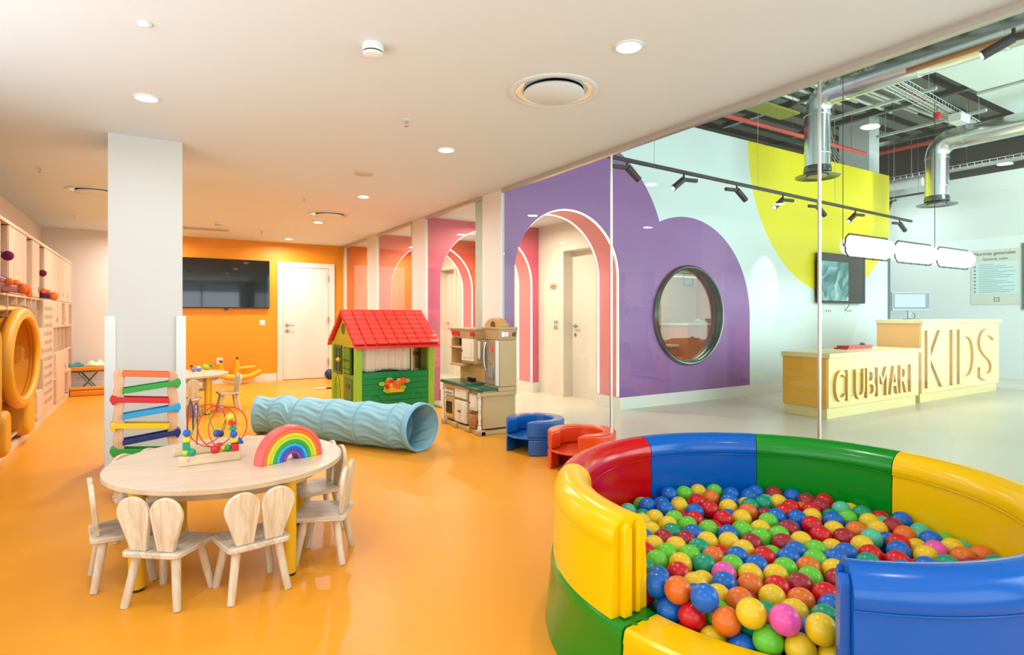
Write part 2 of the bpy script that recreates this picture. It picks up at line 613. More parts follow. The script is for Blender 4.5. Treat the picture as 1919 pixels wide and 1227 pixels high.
def plate(outline, holes, t, tf, m, name):
    """flat plate with holes: outline/holes are (a,b) loops; tf(a,b,d) -> point, d in (0,t)"""
    bm = bmesh.new()
    edges = []
    for loop in [outline] + holes:
        vs = [bm.verts.new((p[0], p[1], 0)) for p in loop]
        for i in range(len(vs)):
            edges.append(bm.edges.new((vs[i], vs[(i + 1) % len(vs)])))
    bmesh.ops.triangle_fill(bm, edges=edges, use_beauty=True, use_dissolve=False)
    ex = bmesh.ops.extrude_face_region(bm, geom=list(bm.faces))
    for v in [g for g in ex['geom'] if isinstance(g, bmesh.types.BMVert)]:
        v.co.z = t
    for v in bm.verts:
        v.co = Vector(tf(*v.co))
    bmesh.ops.recalc_face_normals(bm, faces=bm.faces)
    me = bpy.data.meshes.new(name)
    bm.to_mesh(me)
    bm.free()
    me.materials.append(m)
    for p in me.polygons:
        p.use_smooth = False
    o = bpy.data.objects.new(name, me)
    COL.objects.link(o)
    return o


def text_mesh(name, body, size, extrude, mats, parent, offset=0.0, sx=1.0, loc=(0, 0, 0), rot=(0, 0, 0), width=None, height=None):
    cu = bpy.data.curves.new(name, 'FONT')
    cu.body = body
    cu.size = size
    cu.extrude = extrude
    cu.offset = offset
    ob = bpy.data.objects.new(name + '_curve', cu)
    COL.objects.link(ob)
    bpy.context.view_layer.update()
    dg = bpy.context.evaluated_depsgraph_get()
    me = bpy.data.meshes.new_from_object(ob.evaluated_get(dg))
    bpy.data.objects.remove(ob)
    xs = [v.co.x for v in me.vertices]
    ys = [v.co.y for v in me.vertices]
    w = max(xs) - min(xs)
    h = max(ys) - min(ys)
    fx = (width / w) if width else sx
    fy = (height / h) if height else 1.0
    for v in me.vertices:
        v.co.x = (v.co.x - min(xs)) * fx
        v.co.y = (v.co.y - min(ys)) * fy
    me.materials.clear()
    if not isinstance(mats, (list, tuple)):
        mats = [mats]
    for m in mats:
        me.materials.append(m)
    if len(mats) > 1:
        for p in me.polygons:
            p.material_index = 0 if abs(p.normal.z) > 0.7 else 1
    o = bpy.data.objects.new(name, me)
    COL.objects.link(o)
    o.parent = parent
    o.location = loc
    o.rotation_euler = rot
    return o


def arc(cx, cy, r, a0, a1, n, ry=None):
    ry = r if ry is None else ry
    return [(cx + r * cos(R(a0 + (a1 - a0) * i / n)), cy + ry * sin(R(a0 + (a1 - a0) * i / n))) for i in range(n + 1)]


def rrect(x0, x1, y0, y1, r, n=5):
    return (arc(x1 - r, y1 - r, r, 0, 90, n) + arc(x0 + r, y1 - r, r, 90, 180, n)
            + arc(x0 + r, y0 + r, r, 180, 270, n) + arc(x1 - r, y0 + r, r, 270, 360, n))


BALLS = [
(1574,917,334,'yellow','yellow ball at the pit entrance, blue on its left, yellow right'),
(1519,990,343,'pink','pink ball at the pit entrance, orange on its left, yellow right'),
(1475,1067,340,'yellow','yellow ball at the pit entrance, orange on its left, mint right'),
(1496,1027,273,'green','green ball at the pit entrance, yellow on its left, dark red right'),
(1427,1194,344,'blue','blue ball at the pit entrance, blue on its left, yellow right'),
(1447,1131,296,'orange','orange ball at the pit entrance, green on its left, blue right'),
(1409,1283,337,'orange','orange ball at the pit entrance, yellow on its left, red right'),
(1417,1233,274,'red','red ball at the pit entrance, green on its left, orange right'),
(1402,1366,323,'blue','blue ball at the pit entrance, red on its left, yellow right'),
(1541,958,270,'yellow','yellow ball at the pit entrance, dark red on its left, yellow right'),
(1405,1314,261,'blue','blue ball at the pit entrance, mint on its left, green right'),
(1863,1322,46,'yellow','yellow ball in the pit, blue on its left, green right'),
(1690,1145,296,'yellow','yellow ball in the pit, red on its left, red right, red behind'),
(1704,1236,296,'orange','orange ball in the pit, mint on its left, mint right'),
(1961,1520,46,'blue','blue ball in the pit, yellow on its left, orange right'),
(1465,1089,228,'blue','blue ball at the pit entrance, teal on its left, yellow right'),
(1879,1233,46,'dark red','dark red ball in the pit, green on its left, red right'),
(1748,1084,296,'orange','orange ball in the pit, blue on its left, red right, mint behind'),
(2033,1202,46,'red','red ball in the pit, yellow on its left, yellow right, blue behind, yellow in front'),
(2152,1245,46,'green','green ball in the pit, blue on its left, green right, teal behind'),
(1740,1538,46,'green','green ball in the pit, blue on its left, red right, blue behind'),
(1563,1172,308,'orange','orange ball in the pit, blue on its left, dark red right'),
(1846,1150,296,'dark red','dark red ball in the pit, blue on its left, dark red right'),
(1783,1351,46,'yellow','yellow ball in the pit, teal on its left, teal right'),
(1703,1426,295,'teal','teal ball in the pit, teal on its left, blue right'),
(2008,1410,46,'mint','mint ball in the pit, yellow on its left, teal right'),
(1637,1288,296,'blue','blue ball in the pit, blue on its left, mint right'),
(2004,1325,46,'orange','orange ball in the pit, teal on its left, orange right, red behind'),
(1940,1169,46,'yellow','yellow ball in the pit, yellow on its left, yellow right, red behind'),
(2083,1294,46,'orange','orange ball in the pit, pink on its left, blue right'),
(1792,1669,46,'dark red','dark red ball in the pit, mint on its left, blue right, yellow behind'),
(1567,1425,296,'red','red ball in the pit, blue on its left, orange right'),
(1852,1065,295,'red','red ball in the pit, red on its left, mint right, green behind'),
(1579,1540,296,'green','green ball in the pit, green on its left, yellow right, teal behind'),
(1434,1168,225,'yellow','yellow ball at the pit entrance, mint on its left, teal right'),
(1741,1453,46,'orange','orange ball in the pit, red on its left, green right'),
(1793,1772,46,'yellow','yellow ball in the pit, red on its left, yellow right, blue behind, mint in front'),
(1767,1180,294,'red','red ball in the pit, red on its left, mint right, mint behind'),
(2128,1451,46,'green','green ball in the pit, red on its left, red right, yellow behind'),
(2101,1791,46,'teal','teal ball in the pit, orange on its left, teal right'),
(1847,1599,46,'blue','blue ball in the pit, orange on its left, blue right, blue behind'),
(1822,1427,46,'green','green ball in the pit, mint on its left, blue right'),
(1841,1234,296,'yellow','yellow ball in the pit, mint on its left, blue right'),
(2337,1365,295,'red','red ball in the pit, yellow on its left, yellow right, red behind'),
(1662,1052,296,'yellow','yellow ball in the pit, red on its left, red right, blue behind'),
(2050,1484,46,'red','red ball in the pit, dark red on its left, green right'),
(1944,1351,296,'red','red ball in the pit, yellow on its left, blue right'),
(2134,1619,46,'mint','mint ball in the pit, blue on its left, orange right'),
(1839,1510,46,'mint','mint ball in the pit, red on its left, green right, blue behind'),
(1902,1398,46,'blue','blue ball in the pit, orange on its left, teal right'),
(2436,1484,46,'dark red','dark red ball in the pit, dark red on its left, green right'),
(1773,1285,295,'yellow','yellow ball in the pit, green on its left, mint right, blue behind'),
(2280,1340,46,'red','red ball in the pit, orange on its left, blue right'),
(1708,1652,46,'mint','mint ball in the pit, mint on its left, blue right'),
(2477,1236,296,'mint','mint ball in the pit, yellow on its left, blue right'),
(1943,1735,46,'red','red ball in the pit, orange on its left, yellow right'),
(2163,1733,46,'yellow','yellow ball in the pit, blue on its left, pink right'),
(1703,1341,296,'pink','pink ball in the pit, yellow on its left, green right'),
(1962,1251,46,'red','red ball in the pit, dark red on its left, yellow right'),
(1929,1163,294,'green','green ball in the pit, dark red on its left, dark red right'),
(1932,1620,46,'orange','orange ball in the pit, blue on its left, yellow right, yellow behind'),
(1923,1253,295,'green','green ball in the pit, red on its left, green right, blue behind'),
(2390,1300,295,'dark red','dark red ball in the pit, yellow on its left, blue right'),
(2151,1697,296,'red','red ball in the pit, red on its left, blue right'),
(2207,1818,296,'red','red ball in the pit, red on its left, red right'),
(2433,1115,296,'blue','blue ball in the pit, blue on its left, yellow right'),
(1998,1212,296,'orange','orange ball in the pit, green on its left, blue right'),
(1635,1477,296,'yellow','yellow ball in the pit, blue on its left, orange right, yellow behind'),
(1957,1518,295,'yellow','yellow ball in the pit, orange on its left, teal right, blue behind'),
(2127,1366,46,'red','red ball in the pit, yellow on its left, yellow right, blue behind, pink in front'),
(2210,1387,46,'blue','blue ball in the pit, red on its left, orange right'),
(1708,983,296,'teal','teal ball in the pit, orange on its left, green right'),
(1551,1337,296,'yellow','yellow ball in the pit, red on its left, yellow right, teal behind'),
(2052,1891,46,'blue','blue ball in the pit, yellow on its left, yellow right, yellow behind'),
(2416,1449,296,'red','red ball in the pit, blue on its left, teal right'),
(1854,1319,295,'blue','blue ball in the pit, green on its left, mint right, yellow behind, yellow in front'),
(2299,1446,46,'mint','mint ball in the pit, red on its left, green right, dark red behind'),
(1784,1453,295,'orange','orange ball in the pit, green on its left, red right'),
(2471,1039,296,'yellow','yellow ball in the pit, yellow on its left, pink right'),
(2127,1396,295,'dark red','dark red ball in the pit, green on its left, blue right, green behind'),
(1783,1368,294,'green','green ball in the pit, blue on its left, green right, orange behind'),
(1860,1720,46,'yellow','yellow ball in the pit, blue on its left, orange right, orange behind'),
(2009,1296,296,'blue','blue ball in the pit, red on its left, blue right'),
(1997,1652,296,'green','green ball in the pit, blue on its left, red right, red behind'),
(2049,1677,46,'blue','blue ball in the pit, yellow on its left, blue right'),
(2013,1592,46,'orange','orange ball in the pit, yellow on its left, mint right'),
(1886,1565,296,'yellow','yellow ball in the pit, teal on its left, orange right'),
(2285,1530,46,'mint','mint ball in the pit, red on its left, blue right'),
(2370,1217,296,'yellow','yellow ball in the pit, blue on its left, mint right'),
(2520,1578,46,'green','green ball in the pit, blue on its left, orange right'),
(2103,1477,296,'green','green ball in the pit, dark red left, green right, yellow behind, yellow ahead'),
(2234,1664,296,'yellow','yellow ball in the pit, blue on its left, yellow right, orange behind'),
(1857,1151,46,'green','green ball in the pit, dark red on its left, yellow right'),
(2358,1385,46,'red','red ball in the pit, orange on its left, red right'),
(2384,1552,46,'blue','blue ball in the pit, yellow on its left, green right, green behind'),
(1858,1405,296,'blue','blue ball in the pit, green on its left, red right, yellow behind, orange in front'),
(2232,1596,46,'blue','blue ball in the pit, green on its left, mint right, yellow behind, orange in front'),
(2602,1689,46,'red','red ball in the pit, blue on its left, blue right, blue behind'),
(2091,1319,296,'blue','blue ball in the pit, red on its left, teal right, yellow behind, green in front'),
(1789,1009,294,'blue','blue ball in the pit, red on its left, green right, red behind'),
(2107,1562,296,'green','green ball in the pit, green on its left, yellow right, yellow behind'),
(1702,1377,46,'teal','teal ball in the pit, yellow on its left, yellow right'),
(2263,1762,46,'blue','blue ball in the pit, yellow on its left, green right, red behind'),
(2509,1314,296,'orange','orange ball in the pit, blue on its left, yellow right, green behind'),
(1721,1509,296,'green','green ball in the pit, yellow on its left, teal right, green behind'),
(1659,1567,296,'green','green ball in the pit, teal on its left, yellow right'),
(1998,2009,296,'blue','blue ball in the pit, green on its left, blue right'),
(2020,1460,295,'dark red','dark red ball in the pit, green on its left, green right'),
(2169,1286,296,'green','green ball in the pit, blue on its left, blue right, red behind'),
(2008,2000,46,'green','green ball in the pit, red on its left, green right, red behind'),
(2234,1268,46,'blue','blue ball in the pit, red on its left, green right, blue behind'),
(2035,1932,296,'blue','blue ball in the pit, yellow on its left, yellow right, blue behind'),
(2334,1706,295,'orange','orange ball in the pit, yellow on its left, teal right, teal behind'),
(2633,1184,295,'orange','orange ball in the pit, dark red on its left, mint right'),
(2208,1369,296,'yellow','yellow ball in the pit, dark red on its left, green right'),
(2338,1625,46,'mint','mint ball in the pit, blue on its left, yellow right'),
(2663,1101,296,'blue','blue ball in the pit, mint on its left, green right'),
(2119,1536,46,'mint','mint ball in the pit, orange on its left, red right'),
(2549,1431,296,'blue','blue ball in the pit, yellow on its left, green right, teal behind'),
(1987,1101,296,'dark red','dark red ball in the pit, green on its left, teal right'),
(2606,1278,295,'yellow','yellow ball in the pit, yellow on its left, mint right'),
(1660,1567,46,'green','green ball in the pit, mint on its left, green right'),
(2350,1928,296,'orange','orange ball in the pit, yellow on its left, blue right'),
(2301,1151,296,'red','red ball in the pit, blue on its left, blue right, yellow behind'),
(2293,1574,296,'green','green ball in the pit, yellow on its left, blue right'),
(2285,1475,296,'dark red','dark red ball in the pit, green on its left, blue right, blue behind'),
(2809,1275,296,'blue','blue ball by the right yellow wall, dark red on its left, mint right'),
(2202,1507,46,'red','red ball in the pit, blue on its left, red right, mint behind'),
(2218,2079,295,'blue','blue ball by the blue back wall, blue on its left, yellow right'),
(2256,1677,46,'green','green ball in the pit, green on its left, yellow right, orange behind'),
(2555,1043,296,'pink','pink ball in the pit, yellow on its left, yellow right'),
(2241,1210,296,'blue','blue ball in the pit, dark red on its left, yellow right'),
(2310,1795,295,'yellow','yellow ball in the pit, red on its left, yellow right, blue behind, blue in front'),
(1873,1817,46,'green','green ball in the pit, red on its left, yellow right'),
(1937,1436,295,'yellow','yellow ball in the pit, teal on its left, dark red right'),
(2634,1417,296,'green','green ball in the pit, blue on its left, teal right'),
(2438,1531,295,'blue','blue ball in the pit, red on its left, yellow right, orange behind'),
(2503,1432,46,'green','green ball in the pit, green on its left, dark red right'),
(2087,1968,46,'yellow','yellow ball in the pit, green on its left, blue right, green behind'),
(1740,1594,296,'yellow','yellow ball in the pit, yellow on its left, yellow right, teal behind'),
(2079,1235,296,'green','green ball in the pit, blue on its left, blue right, green behind'),
(2493,1739,296,'teal','teal ball in the pit, teal on its left, mint right'),
(1594,895,257,'yellow','yellow ball by the front blue wall, yellow on its left, yellow right'),
(1958,1728,296,'green','green ball in the pit, red on its left, red right, blue behind'),
(2391,1860,46,'green','green ball in the pit, red on its left, blue right'),
(1561,1253,287,'yellow','yellow ball in the pit, blue on its left, orange right, blue behind'),
(2137,1880,46,'orange','orange ball in the pit, yellow on its left, teal right, green behind'),
(2391,1699,46,'yellow','yellow ball in the pit, red on its left, red right, green behind'),
(2120,1920,296,'yellow','yellow ball in the pit, blue on its left, blue right, yellow behind'),
(2710,1566,46,'blue','blue ball in the pit, green on its left, blue right, yellow behind'),
(2374,1947,46,'orange','orange ball in the pit, teal on its left, orange right, yellow behind'),
(2058,1153,295,'yellow','yellow ball in the pit, dark red on its left, red right'),
(2001,1798,46,'orange','orange ball in the pit, red on its left, yellow right'),
(1925,1884,46,'green','green ball in the pit, teal on its left, blue right'),
(2298,2051,295,'green','green ball by the blue back wall, blue on its left, yellow right'),
(1801,1536,296,'teal','teal ball in the pit, green on its left, yellow right, mint behind'),
(1905,1869,295,'yellow','yellow ball in the pit, teal on its left, blue right'),
(2229,2077,46,'yellow','yellow ball by the blue back wall, dark red on its left, yellow right'),
(2146,2061,46,'teal','teal ball by the blue back wall, yellow on its left, green right'),
(1888,1776,296,'yellow','yellow ball in the pit, yellow on its left, green right, blue behind'),
(2348,1773,46,'orange','orange ball in the pit, blue on its left, red right, blue behind'),
(2673,1643,46,'blue','blue ball in the pit, blue on its left, green right'),
(2622,1564,46,'blue','blue ball in the pit, orange on its left, blue right, green behind'),
(2449,1625,46,'red','red ball in the pit, mint on its left, green right'),
(1767,1205,46,'orange','orange ball in the pit, blue on its left, green right'),
(2504,1702,46,'blue','blue ball in the pit, red on its left, red right'),
(2023,1572,295,'blue','blue ball in the pit, orange on its left, green right'),
(2509,1151,296,'red','red ball in the pit, blue on its left, yellow right, orange behind'),
(1677,1651,295,'yellow','yellow ball in the pit, red on its left, teal right'),
(2120,1831,296,'blue','blue ball in the pit, yellow on its left, red right'),
(2189,1538,295,'yellow','yellow ball in the pit, green on its left, green right'),
(2243,1924,296,'red','red ball in the pit, green on its left, orange right'),
(2687,1254,296,'dark red','dark red ball in the pit, mint on its left, blue right'),
(1821,1619,295,'dark red','dark red ball in the pit, yellow on its left, mint right'),
(2721,1735,295,'blue','blue ball by the green wall, yellow on its left, dark red right'),
(1484,1441,296,'blue','blue ball in the pit, teal on its left, yellow right, green behind, green in front'),
(1759,1677,295,'dark red','dark red ball in the pit, yellow on its left, yellow right'),
(2574,1713,296,'yellow','yellow ball in the pit, mint on its left, red right'),
(2637,1018,296,'yellow','yellow ball in the pit, green on its left, mint right'),
(2665,1339,296,'yellow','yellow ball in the pit, orange on its left, yellow right'),
(2564,1490,46,'dark red','dark red ball in the pit, green on its left, yellow right'),
(2748,1412,296,'teal','teal ball in the pit, yellow on its left, red right'),
(2262,1984,46,'green','green ball in the pit, yellow on its left, teal right, mint behind'),
(1777,1767,296,'yellow','yellow ball in the pit, blue on its left, dark red right'),
(2192,1813,46,'blue','blue ball in the pit, teal on its left, yellow right, green behind, yellow in front'),
(2157,1201,295,'blue','blue ball in the pit, blue on its left, blue right, dark red behind'),
(2378,1592,296,'blue','blue ball in the pit, green left, red right, yellow behind, dark red ahead'),
(2537,1847,296,'blue','blue ball in the pit, blue on its left, blue right'),
(1901,1649,296,'blue','blue ball in the pit, dark red on its left, green right'),
(2726,1494,296,'mint','mint ball in the pit, teal on its left, yellow right'),
(2441,1368,295,'yellow','yellow ball in the pit, red on its left, dark red right'),
(2275,1858,46,'green','green ball in the pit, teal on its left, orange right, orange behind'),
(1839,1707,296,'teal','teal ball in the pit, dark red on its left, dark red right'),
(2448,1366,46,'mint','mint ball in the pit, red on its left, dark red right'),
(2563,1876,46,'green','green ball by the blue back wall, teal on its left, dark red right'),
(2686,1569,296,'dark red','dark red ball in the pit, red on its left, mint right'),
(2190,1453,296,'green','green ball in the pit, yellow on its left, dark red right'),
(2347,2028,46,'mint','mint ball by the blue back wall, dark red on its left, yellow right'),
(2573,960,296,'orange','orange ball in the pit, yellow on its left, orange right'),
(2037,1762,295,'red','red ball in the pit, green on its left, green right, blue behind'),
(2183,1951,46,'yellow','yellow ball in the pit, yellow on its left, green right, green behind'),
(2642,1844,46,'yellow','yellow ball by the green wall, dark red on its left, blue right'),
(2381,2033,296,'yellow','yellow ball by the blue back wall, green on its left, orange right'),
(2563,1765,46,'green','green ball in the pit, dark red left, green right, yellow behind, green ahead'),
(2520,1511,295,'yellow','yellow ball in the pit, orange on its left, teal right, red behind'),
(2707,1651,296,'dark red','dark red ball by the green wall, blue on its left, dark red right'),
(2675,1805,296,'dark red','dark red ball by the green wall, teal on its left, blue right'),
(2432,1785,46,'red','red ball in the pit, blue on its left, yellow right, yellow behind'),
(2297,1293,273,'yellow','yellow ball in the pit, green on its left, blue right, red behind'),
(1968,1813,296,'green','green ball in the pit, yellow on its left, red right'),
(2456,1993,295,'green','green ball by the blue back wall, yellow on its left, blue right'),
(2484,1913,295,'blue','blue ball by the blue back wall, green on its left, yellow right'),
(2779,1607,295,'red','red ball by the green wall, red on its left, mint right'),
(2652,927,296,'orange','orange ball by the right yellow wall, orange on its left'),
(2457,1966,46,'orange','orange ball by the blue back wall, orange on its left, yellow right'),
(2738,1697,46,'teal','teal ball by the green wall, blue on its left, green right'),
(1951,1085,46,'yellow','yellow ball in the pit, yellow on its left'),
(2549,1632,296,'red','red ball in the pit, red on its left, orange right'),
(2590,1558,296,'red','red ball in the pit, orange on its left, dark red right'),
(2467,1611,296,'red','red ball in the pit, blue on its left, red right, yellow behind'),
(2481,1856,46,'teal','teal ball in the pit, green on its left, yellow right, green behind'),
(2794,1557,46,'dark red','dark red ball by the green wall, blue on its left, blue right'),
(1626,1369,273,'yellow','yellow ball in the pit, yellow on its left, blue right'),
(2408,1749,296,'teal','teal ball in the pit, yellow on its left, teal right'),
(2388,1849,296,'blue','blue ball in the pit, green on its left, yellow right'),
(2620,1870,295,'blue','blue ball by the blue back wall, blue on its left, mint right'),
(2653,1760,46,'blue','blue ball by the green wall, green on its left, red right'),
(2583,1119,273,'yellow','yellow ball in the pit, blue on its left, yellow right, mint behind'),
(2326,1070,296,'red','red ball in the pit, red on its left, yellow right'),
(1614,1117,274,'teal','teal ball in the pit, mint on its left, orange right'),
(1495,1201,274,'green','green ball at the pit entrance, mint on its left, orange right'),
(2793,1195,273,'mint','mint ball by the right yellow wall, orange on its left, blue right'),
(1700,1275,46,'green','green ball in the pit, teal on its left, orange right, blue behind'),
(2557,1215,274,'blue','blue ball in the pit, mint on its left, red right'),
(2817,1369,273,'red','red ball by the green wall, yellow on its left, dark red right'),
(2690,1470,46,'red','red ball in the pit, yellow on its left, teal right'),
(2409,1668,273,'dark red','dark red ball in the pit, orange on its left, blue right'),
(1404,1430,273,'red','red ball by the left yellow wall, yellow right'),
(1867,1486,273,'red','red ball in the pit, orange on its left, green right'),
(1597,1624,296,'red','red ball in the pit, green right, red behind'),
(2034,2083,273,'green','green ball by the red wall, mint on its left, blue right'),
(1531,1104,275,'teal','teal ball at the pit entrance, blue on its left, teal right'),
(2122,2035,273,'blue','blue ball by the red wall, blue on its left, yellow right'),
(2757,1094,273,'green','green ball by the right yellow wall, blue on its left, yellow right'),
(1497,1524,293,'teal','teal ball in the pit, green right'),
(2645,1498,273,'teal','teal ball in the pit, yellow on its left, mint right'),
(2031,1379,273,'green','green ball in the pit, green on its left, red right'),
(2058,2084,46,'red','red ball by the red wall, yellow right'),
(2713,1167,273,'mint','mint ball in the pit, orange on its left, blue right'),
(2718,1019,273,'mint','mint ball by the right yellow wall, yellow on its left, orange right'),
(2070,1688,273,'red','red ball in the pit, green on its left, red right'),
(2392,1302,46,'green','green ball in the pit, blue on its left, dark red behind'),
(2217,1118,296,'teal','teal ball in the pit, blue on its left, red right'),
(2160,1160,46,'yellow','yellow ball in the pit, blue on its left'),
(2807,1495,274,'yellow','yellow ball by the green wall, mint on its left, teal right'),
(1625,968,290,'blue','blue ball in the pit, orange on its left, yellow right'),
(2462,1814,273,'yellow','yellow ball in the pit, blue on its left, teal right'),
(1698,1736,296,'blue','blue ball in the pit, yellow right'),
(2745,1325,273,'mint','mint ball in the pit, yellow on its left, dark red right'),
(2194,1990,273,'yellow','yellow ball in the pit, blue on its left, blue right, green behind'),
(2442,959,295,'teal','teal ball in the pit, blue on its left, orange right'),
(2041,1851,273,'red','red ball in the pit, green on its left, green right, yellow behind'),
(1631,1204,273,'dark red','dark red ball in the pit, orange on its left, red right'),
(2245,1745,273,'blue','blue ball in the pit, red on its left, yellow right, yellow behind'),
(2359,1511,273,'blue','blue ball in the pit, dark red on its left, red right'),
(2319,1260,46,'green','green ball in the pit, blue on its left, green behind'),
(1820,1864,296,'yellow','yellow ball in the pit, mint on its left, yellow right'),
(1483,1281,296,'blue','blue ball in the pit, orange on its left, orange right'),
(2630,1629,273,'orange','orange ball in the pit, red on its left, red right'),
(1621,1470,46,'mint','mint ball in the pit, orange right'),
(1932,1037,295,'dark red','dark red ball in the pit, mint on its left'),
(1578,1038,295,'orange','orange ball in the pit, orange on its left, yellow right'),
(2167,1617,273,'green','green ball in the pit, blue on its left, green right, yellow behind'),
(2595,1791,273,'mint','mint ball in the pit, teal on its left, yellow right, dark red behind'),
(1833,1901,46,'red','red ball in the pit, green right, teal behind'),
(1913,2049,273,'mint','mint ball by the red wall, green right'),
(1913,1951,273,'teal','teal ball in the pit, mint on its left, yellow right'),
(2580,1356,273,'blue','blue ball in the pit, dark red on its left, orange right'),
(1599,1625,46,'mint','mint ball in the pit, mint right'),
(2360,989,296,'blue','blue ball in the pit, red on its left, teal right, yellow behind'),]
UNDER = [(1514,1607,296,'orange'),(1414,1510,296,'yellow'),(1473,1362,273,'blue'),(2501,898,296,'dark red'),(2524,816,296,'orange'),(2594,864,296,'teal'),(2375,905,296,'green'),(2292,938,295,'red'),(2259,1018,295,'blue'),(2208,950,296,'green'),(2178,1042,295,'yellow'),(2433,843,296,'dark red'),(2101,1080,296,'yellow'),(2033,1030,296,'green'),(1947,953,296,'blue'),(1863,968,296,'teal'),(1844,885,296,'red'),(1690,903,278,'blue'),(1770,926,296,'blue'),(1761,842,296,'yellow'),(1632,857,318,'orange'),(1685,813,273,'dark red'),(2298,759,274,'orange'),(1819,1946,273,'orange'),(1639,1892,273,'yellow'),(1553,1790,275,'blue'),(1843,804,273,'teal'),(1998,829,273,'yellow'),(1974,715,274,'mint'),(1769,761,273,'yellow'),(2246,691,276,'blue'),(1680,1817,273,'red'),(1617,1734,273,'red'),(2176,875,273,'red'),(2050,674,276,'orange'),(2101,915,280,'teal'),(1730,1886,273,'blue'),(2017,911,273,'green'),(2167,791,274,'blue'),(2135,711,273,'dark red'),(2380,737,273,'yellow'),(1854,720,277,'red'),(1546,1688,273,'blue'),(2108,998,273,'yellow'),(2047,759,274,'yellow'),(1464,1670,273,'dark red'),(2092,831,273,'teal'),(1926,785,278,'teal'),(1738,1970,273,'yellow'),(2371,1147,251,'red'),(2247,830,273,'orange'),(1925,874,273,'blue'),(2460,765,273,'blue'),(1831,2030,278,'dark red'),(2398,1051,256,'red'),(1434,1589,273,'yellow'),(2332,836,273,'blue'),(2385,859,46,'dark red'),(1514,1310,46,'yellow'),(1826,742,46,'dark red'),(1751,1846,46,'blue'),(2276,1010,46,'red'),(2273,1099,46,'green'),(1980,1004,46,'red'),(2534,1352,46,'blue'),(1746,772,46,'mint'),(1592,1850,46,'blue'),(1998,808,46,'red'),(1539,1686,46,'dark red'),(1707,1144,46,'blue'),(1435,1513,46,'green'),(1907,769,46,'yellow'),(1682,1767,46,'yellow'),(1908,854,46,'green'),(1599,1240,46,'blue'),(2123,1084,46,'yellow'),(2563,839,46,'green'),(1436,1344,46,'orange'),(1443,1428,46,'orange'),(2671,1305,46,'dark red'),(1921,2003,46,'blue'),(2685,1000,46,'red'),(2662,1137,46,'red'),(2184,863,46,'dark red'),(1554,1094,46,'orange'),(1558,1010,46,'blue'),(2039,1069,46,'teal'),(2589,1066,46,'dark red'),(2742,1062,46,'yellow'),(1805,991,46,'blue'),(2769,1434,46,'blue'),(2168,763,46,'red'),(2380,1097,46,'yellow'),(1436,1162,46,'red'),(1687,833,46,'mint'),(1629,1323,46,'red'),(2432,775,46,'green'),(1648,1078,46,'yellow'),(2038,888,46,'yellow'),(1536,1468,46,'teal'),(1765,913,46,'red'),(2527,1007,46,'red'),(1884,961,46,'mint'),(2270,717,46,'green'),(2067,758,46,'blue'),(2387,1182,46,'orange'),(2798,1215,46,'orange'),(1806,2017,46,'yellow'),(2452,967,46,'yellow'),(2526,1218,46,'red'),(2336,940,46,'yellow'),(1522,1178,46,'green'),(2160,974,46,'green'),(1666,982,46,'green'),(1635,901,46,'blue'),(2300,863,46,'yellow'),(1554,1553,46,'yellow'),(2610,1204,46,'blue'),(1730,1038,46,'dark red'),(2816,1346,46,'teal'),(2477,857,46,'teal'),(2244,929,46,'mint'),(1815,844,46,'blue'),(1471,1077,46,'blue'),(1959,921,46,'dark red'),(2754,1288,46,'yellow'),(1554,1385,46,'blue'),(1978,723,46,'yellow'),(2699,1386,46,'yellow'),(1782,1105,46,'yellow'),(1563,1768,46,'red'),(1460,1594,46,'yellow'),(1672,1879,46,'yellow'),(2251,1183,46,'green'),(2614,1379,46,'teal'),(2167,675,46,'orange'),(2355,718,46,'blue'),(1622,1707,46,'red'),(2476,1286,46,'mint'),(2610,959,46,'green'),(1752,1931,46,'red'),(2077,992,46,'green'),(2534,920,46,'blue'),(1462,1244,46,'red'),(2588,1286,46,'yellow'),(2048,675,46,'orange'),(2380,1012,46,'yellow'),(2200,1049,46,'green'),(2458,1056,46,'blue'),(2746,1147,46,'red'),(1613,1156,46,'yellow'),(2245,798,46,'green'),(2537,1133,46,'red'),(2702,1220,46,'yellow'),(2103,834,46,'yellow'),(1858,1066,46,'orange')]
# ================================================================== THE SETTING
XW, XP, YB, YF, HC = -1.46, 3.22, 11.5, -2.4, 2.57     # left wall, partition, back wall, rear, ceiling
struct('floor', MB().box(XW - .15, XP, YF, YB + .15, -0.1, 0), M['floor_orange'])
struct('floor', MB().box(XP, 14.15, YF, YB + .15, -0.1, 0), M['floor_hall'])
struct('ceiling', MB().box(XW - .15, XP + .10, YF, YB + .15, HC, HC + .14), M['ceil'])
struct('ceiling', MB().box(XP + .10, 5.5, 6.07, YB + .15, HC + .02, HC + .16), M['ceil'])
w = MB()
w.box(XW - .15, XW, 4.1, YB + .15, 0, HC).box(XW - .15, XW, YF, -1.5, 0, HC).box(XW - .15, XW, -1.5, 4.1, 0, .28).box(XW - .15, XW, -1.5, 4.1, 2.42, HC)
struct('wall_left', w, M['peach_wall'])
w = MB()
for y in (-1.5, .35, 2.2, 4.05):
    w.box(XW - .12, XW - .06, y, y + .05, .28, 2.42)
struct('window_7', w, M['alu'])  # unseen left windows, put in for the added side fill
struct('wall_back', MB().box(XW, 0.20, YB, YB + .15, 0, HC), M['peach_wall'])
struct('wall_back', MB().box(0.20, XP, YB, YB + .15, 0, HC), M['orange_wall'])
struct('wall_back', MB().box(XP, 5.35, YB, YB + .15, 0, HC + .02), M['orangered'])
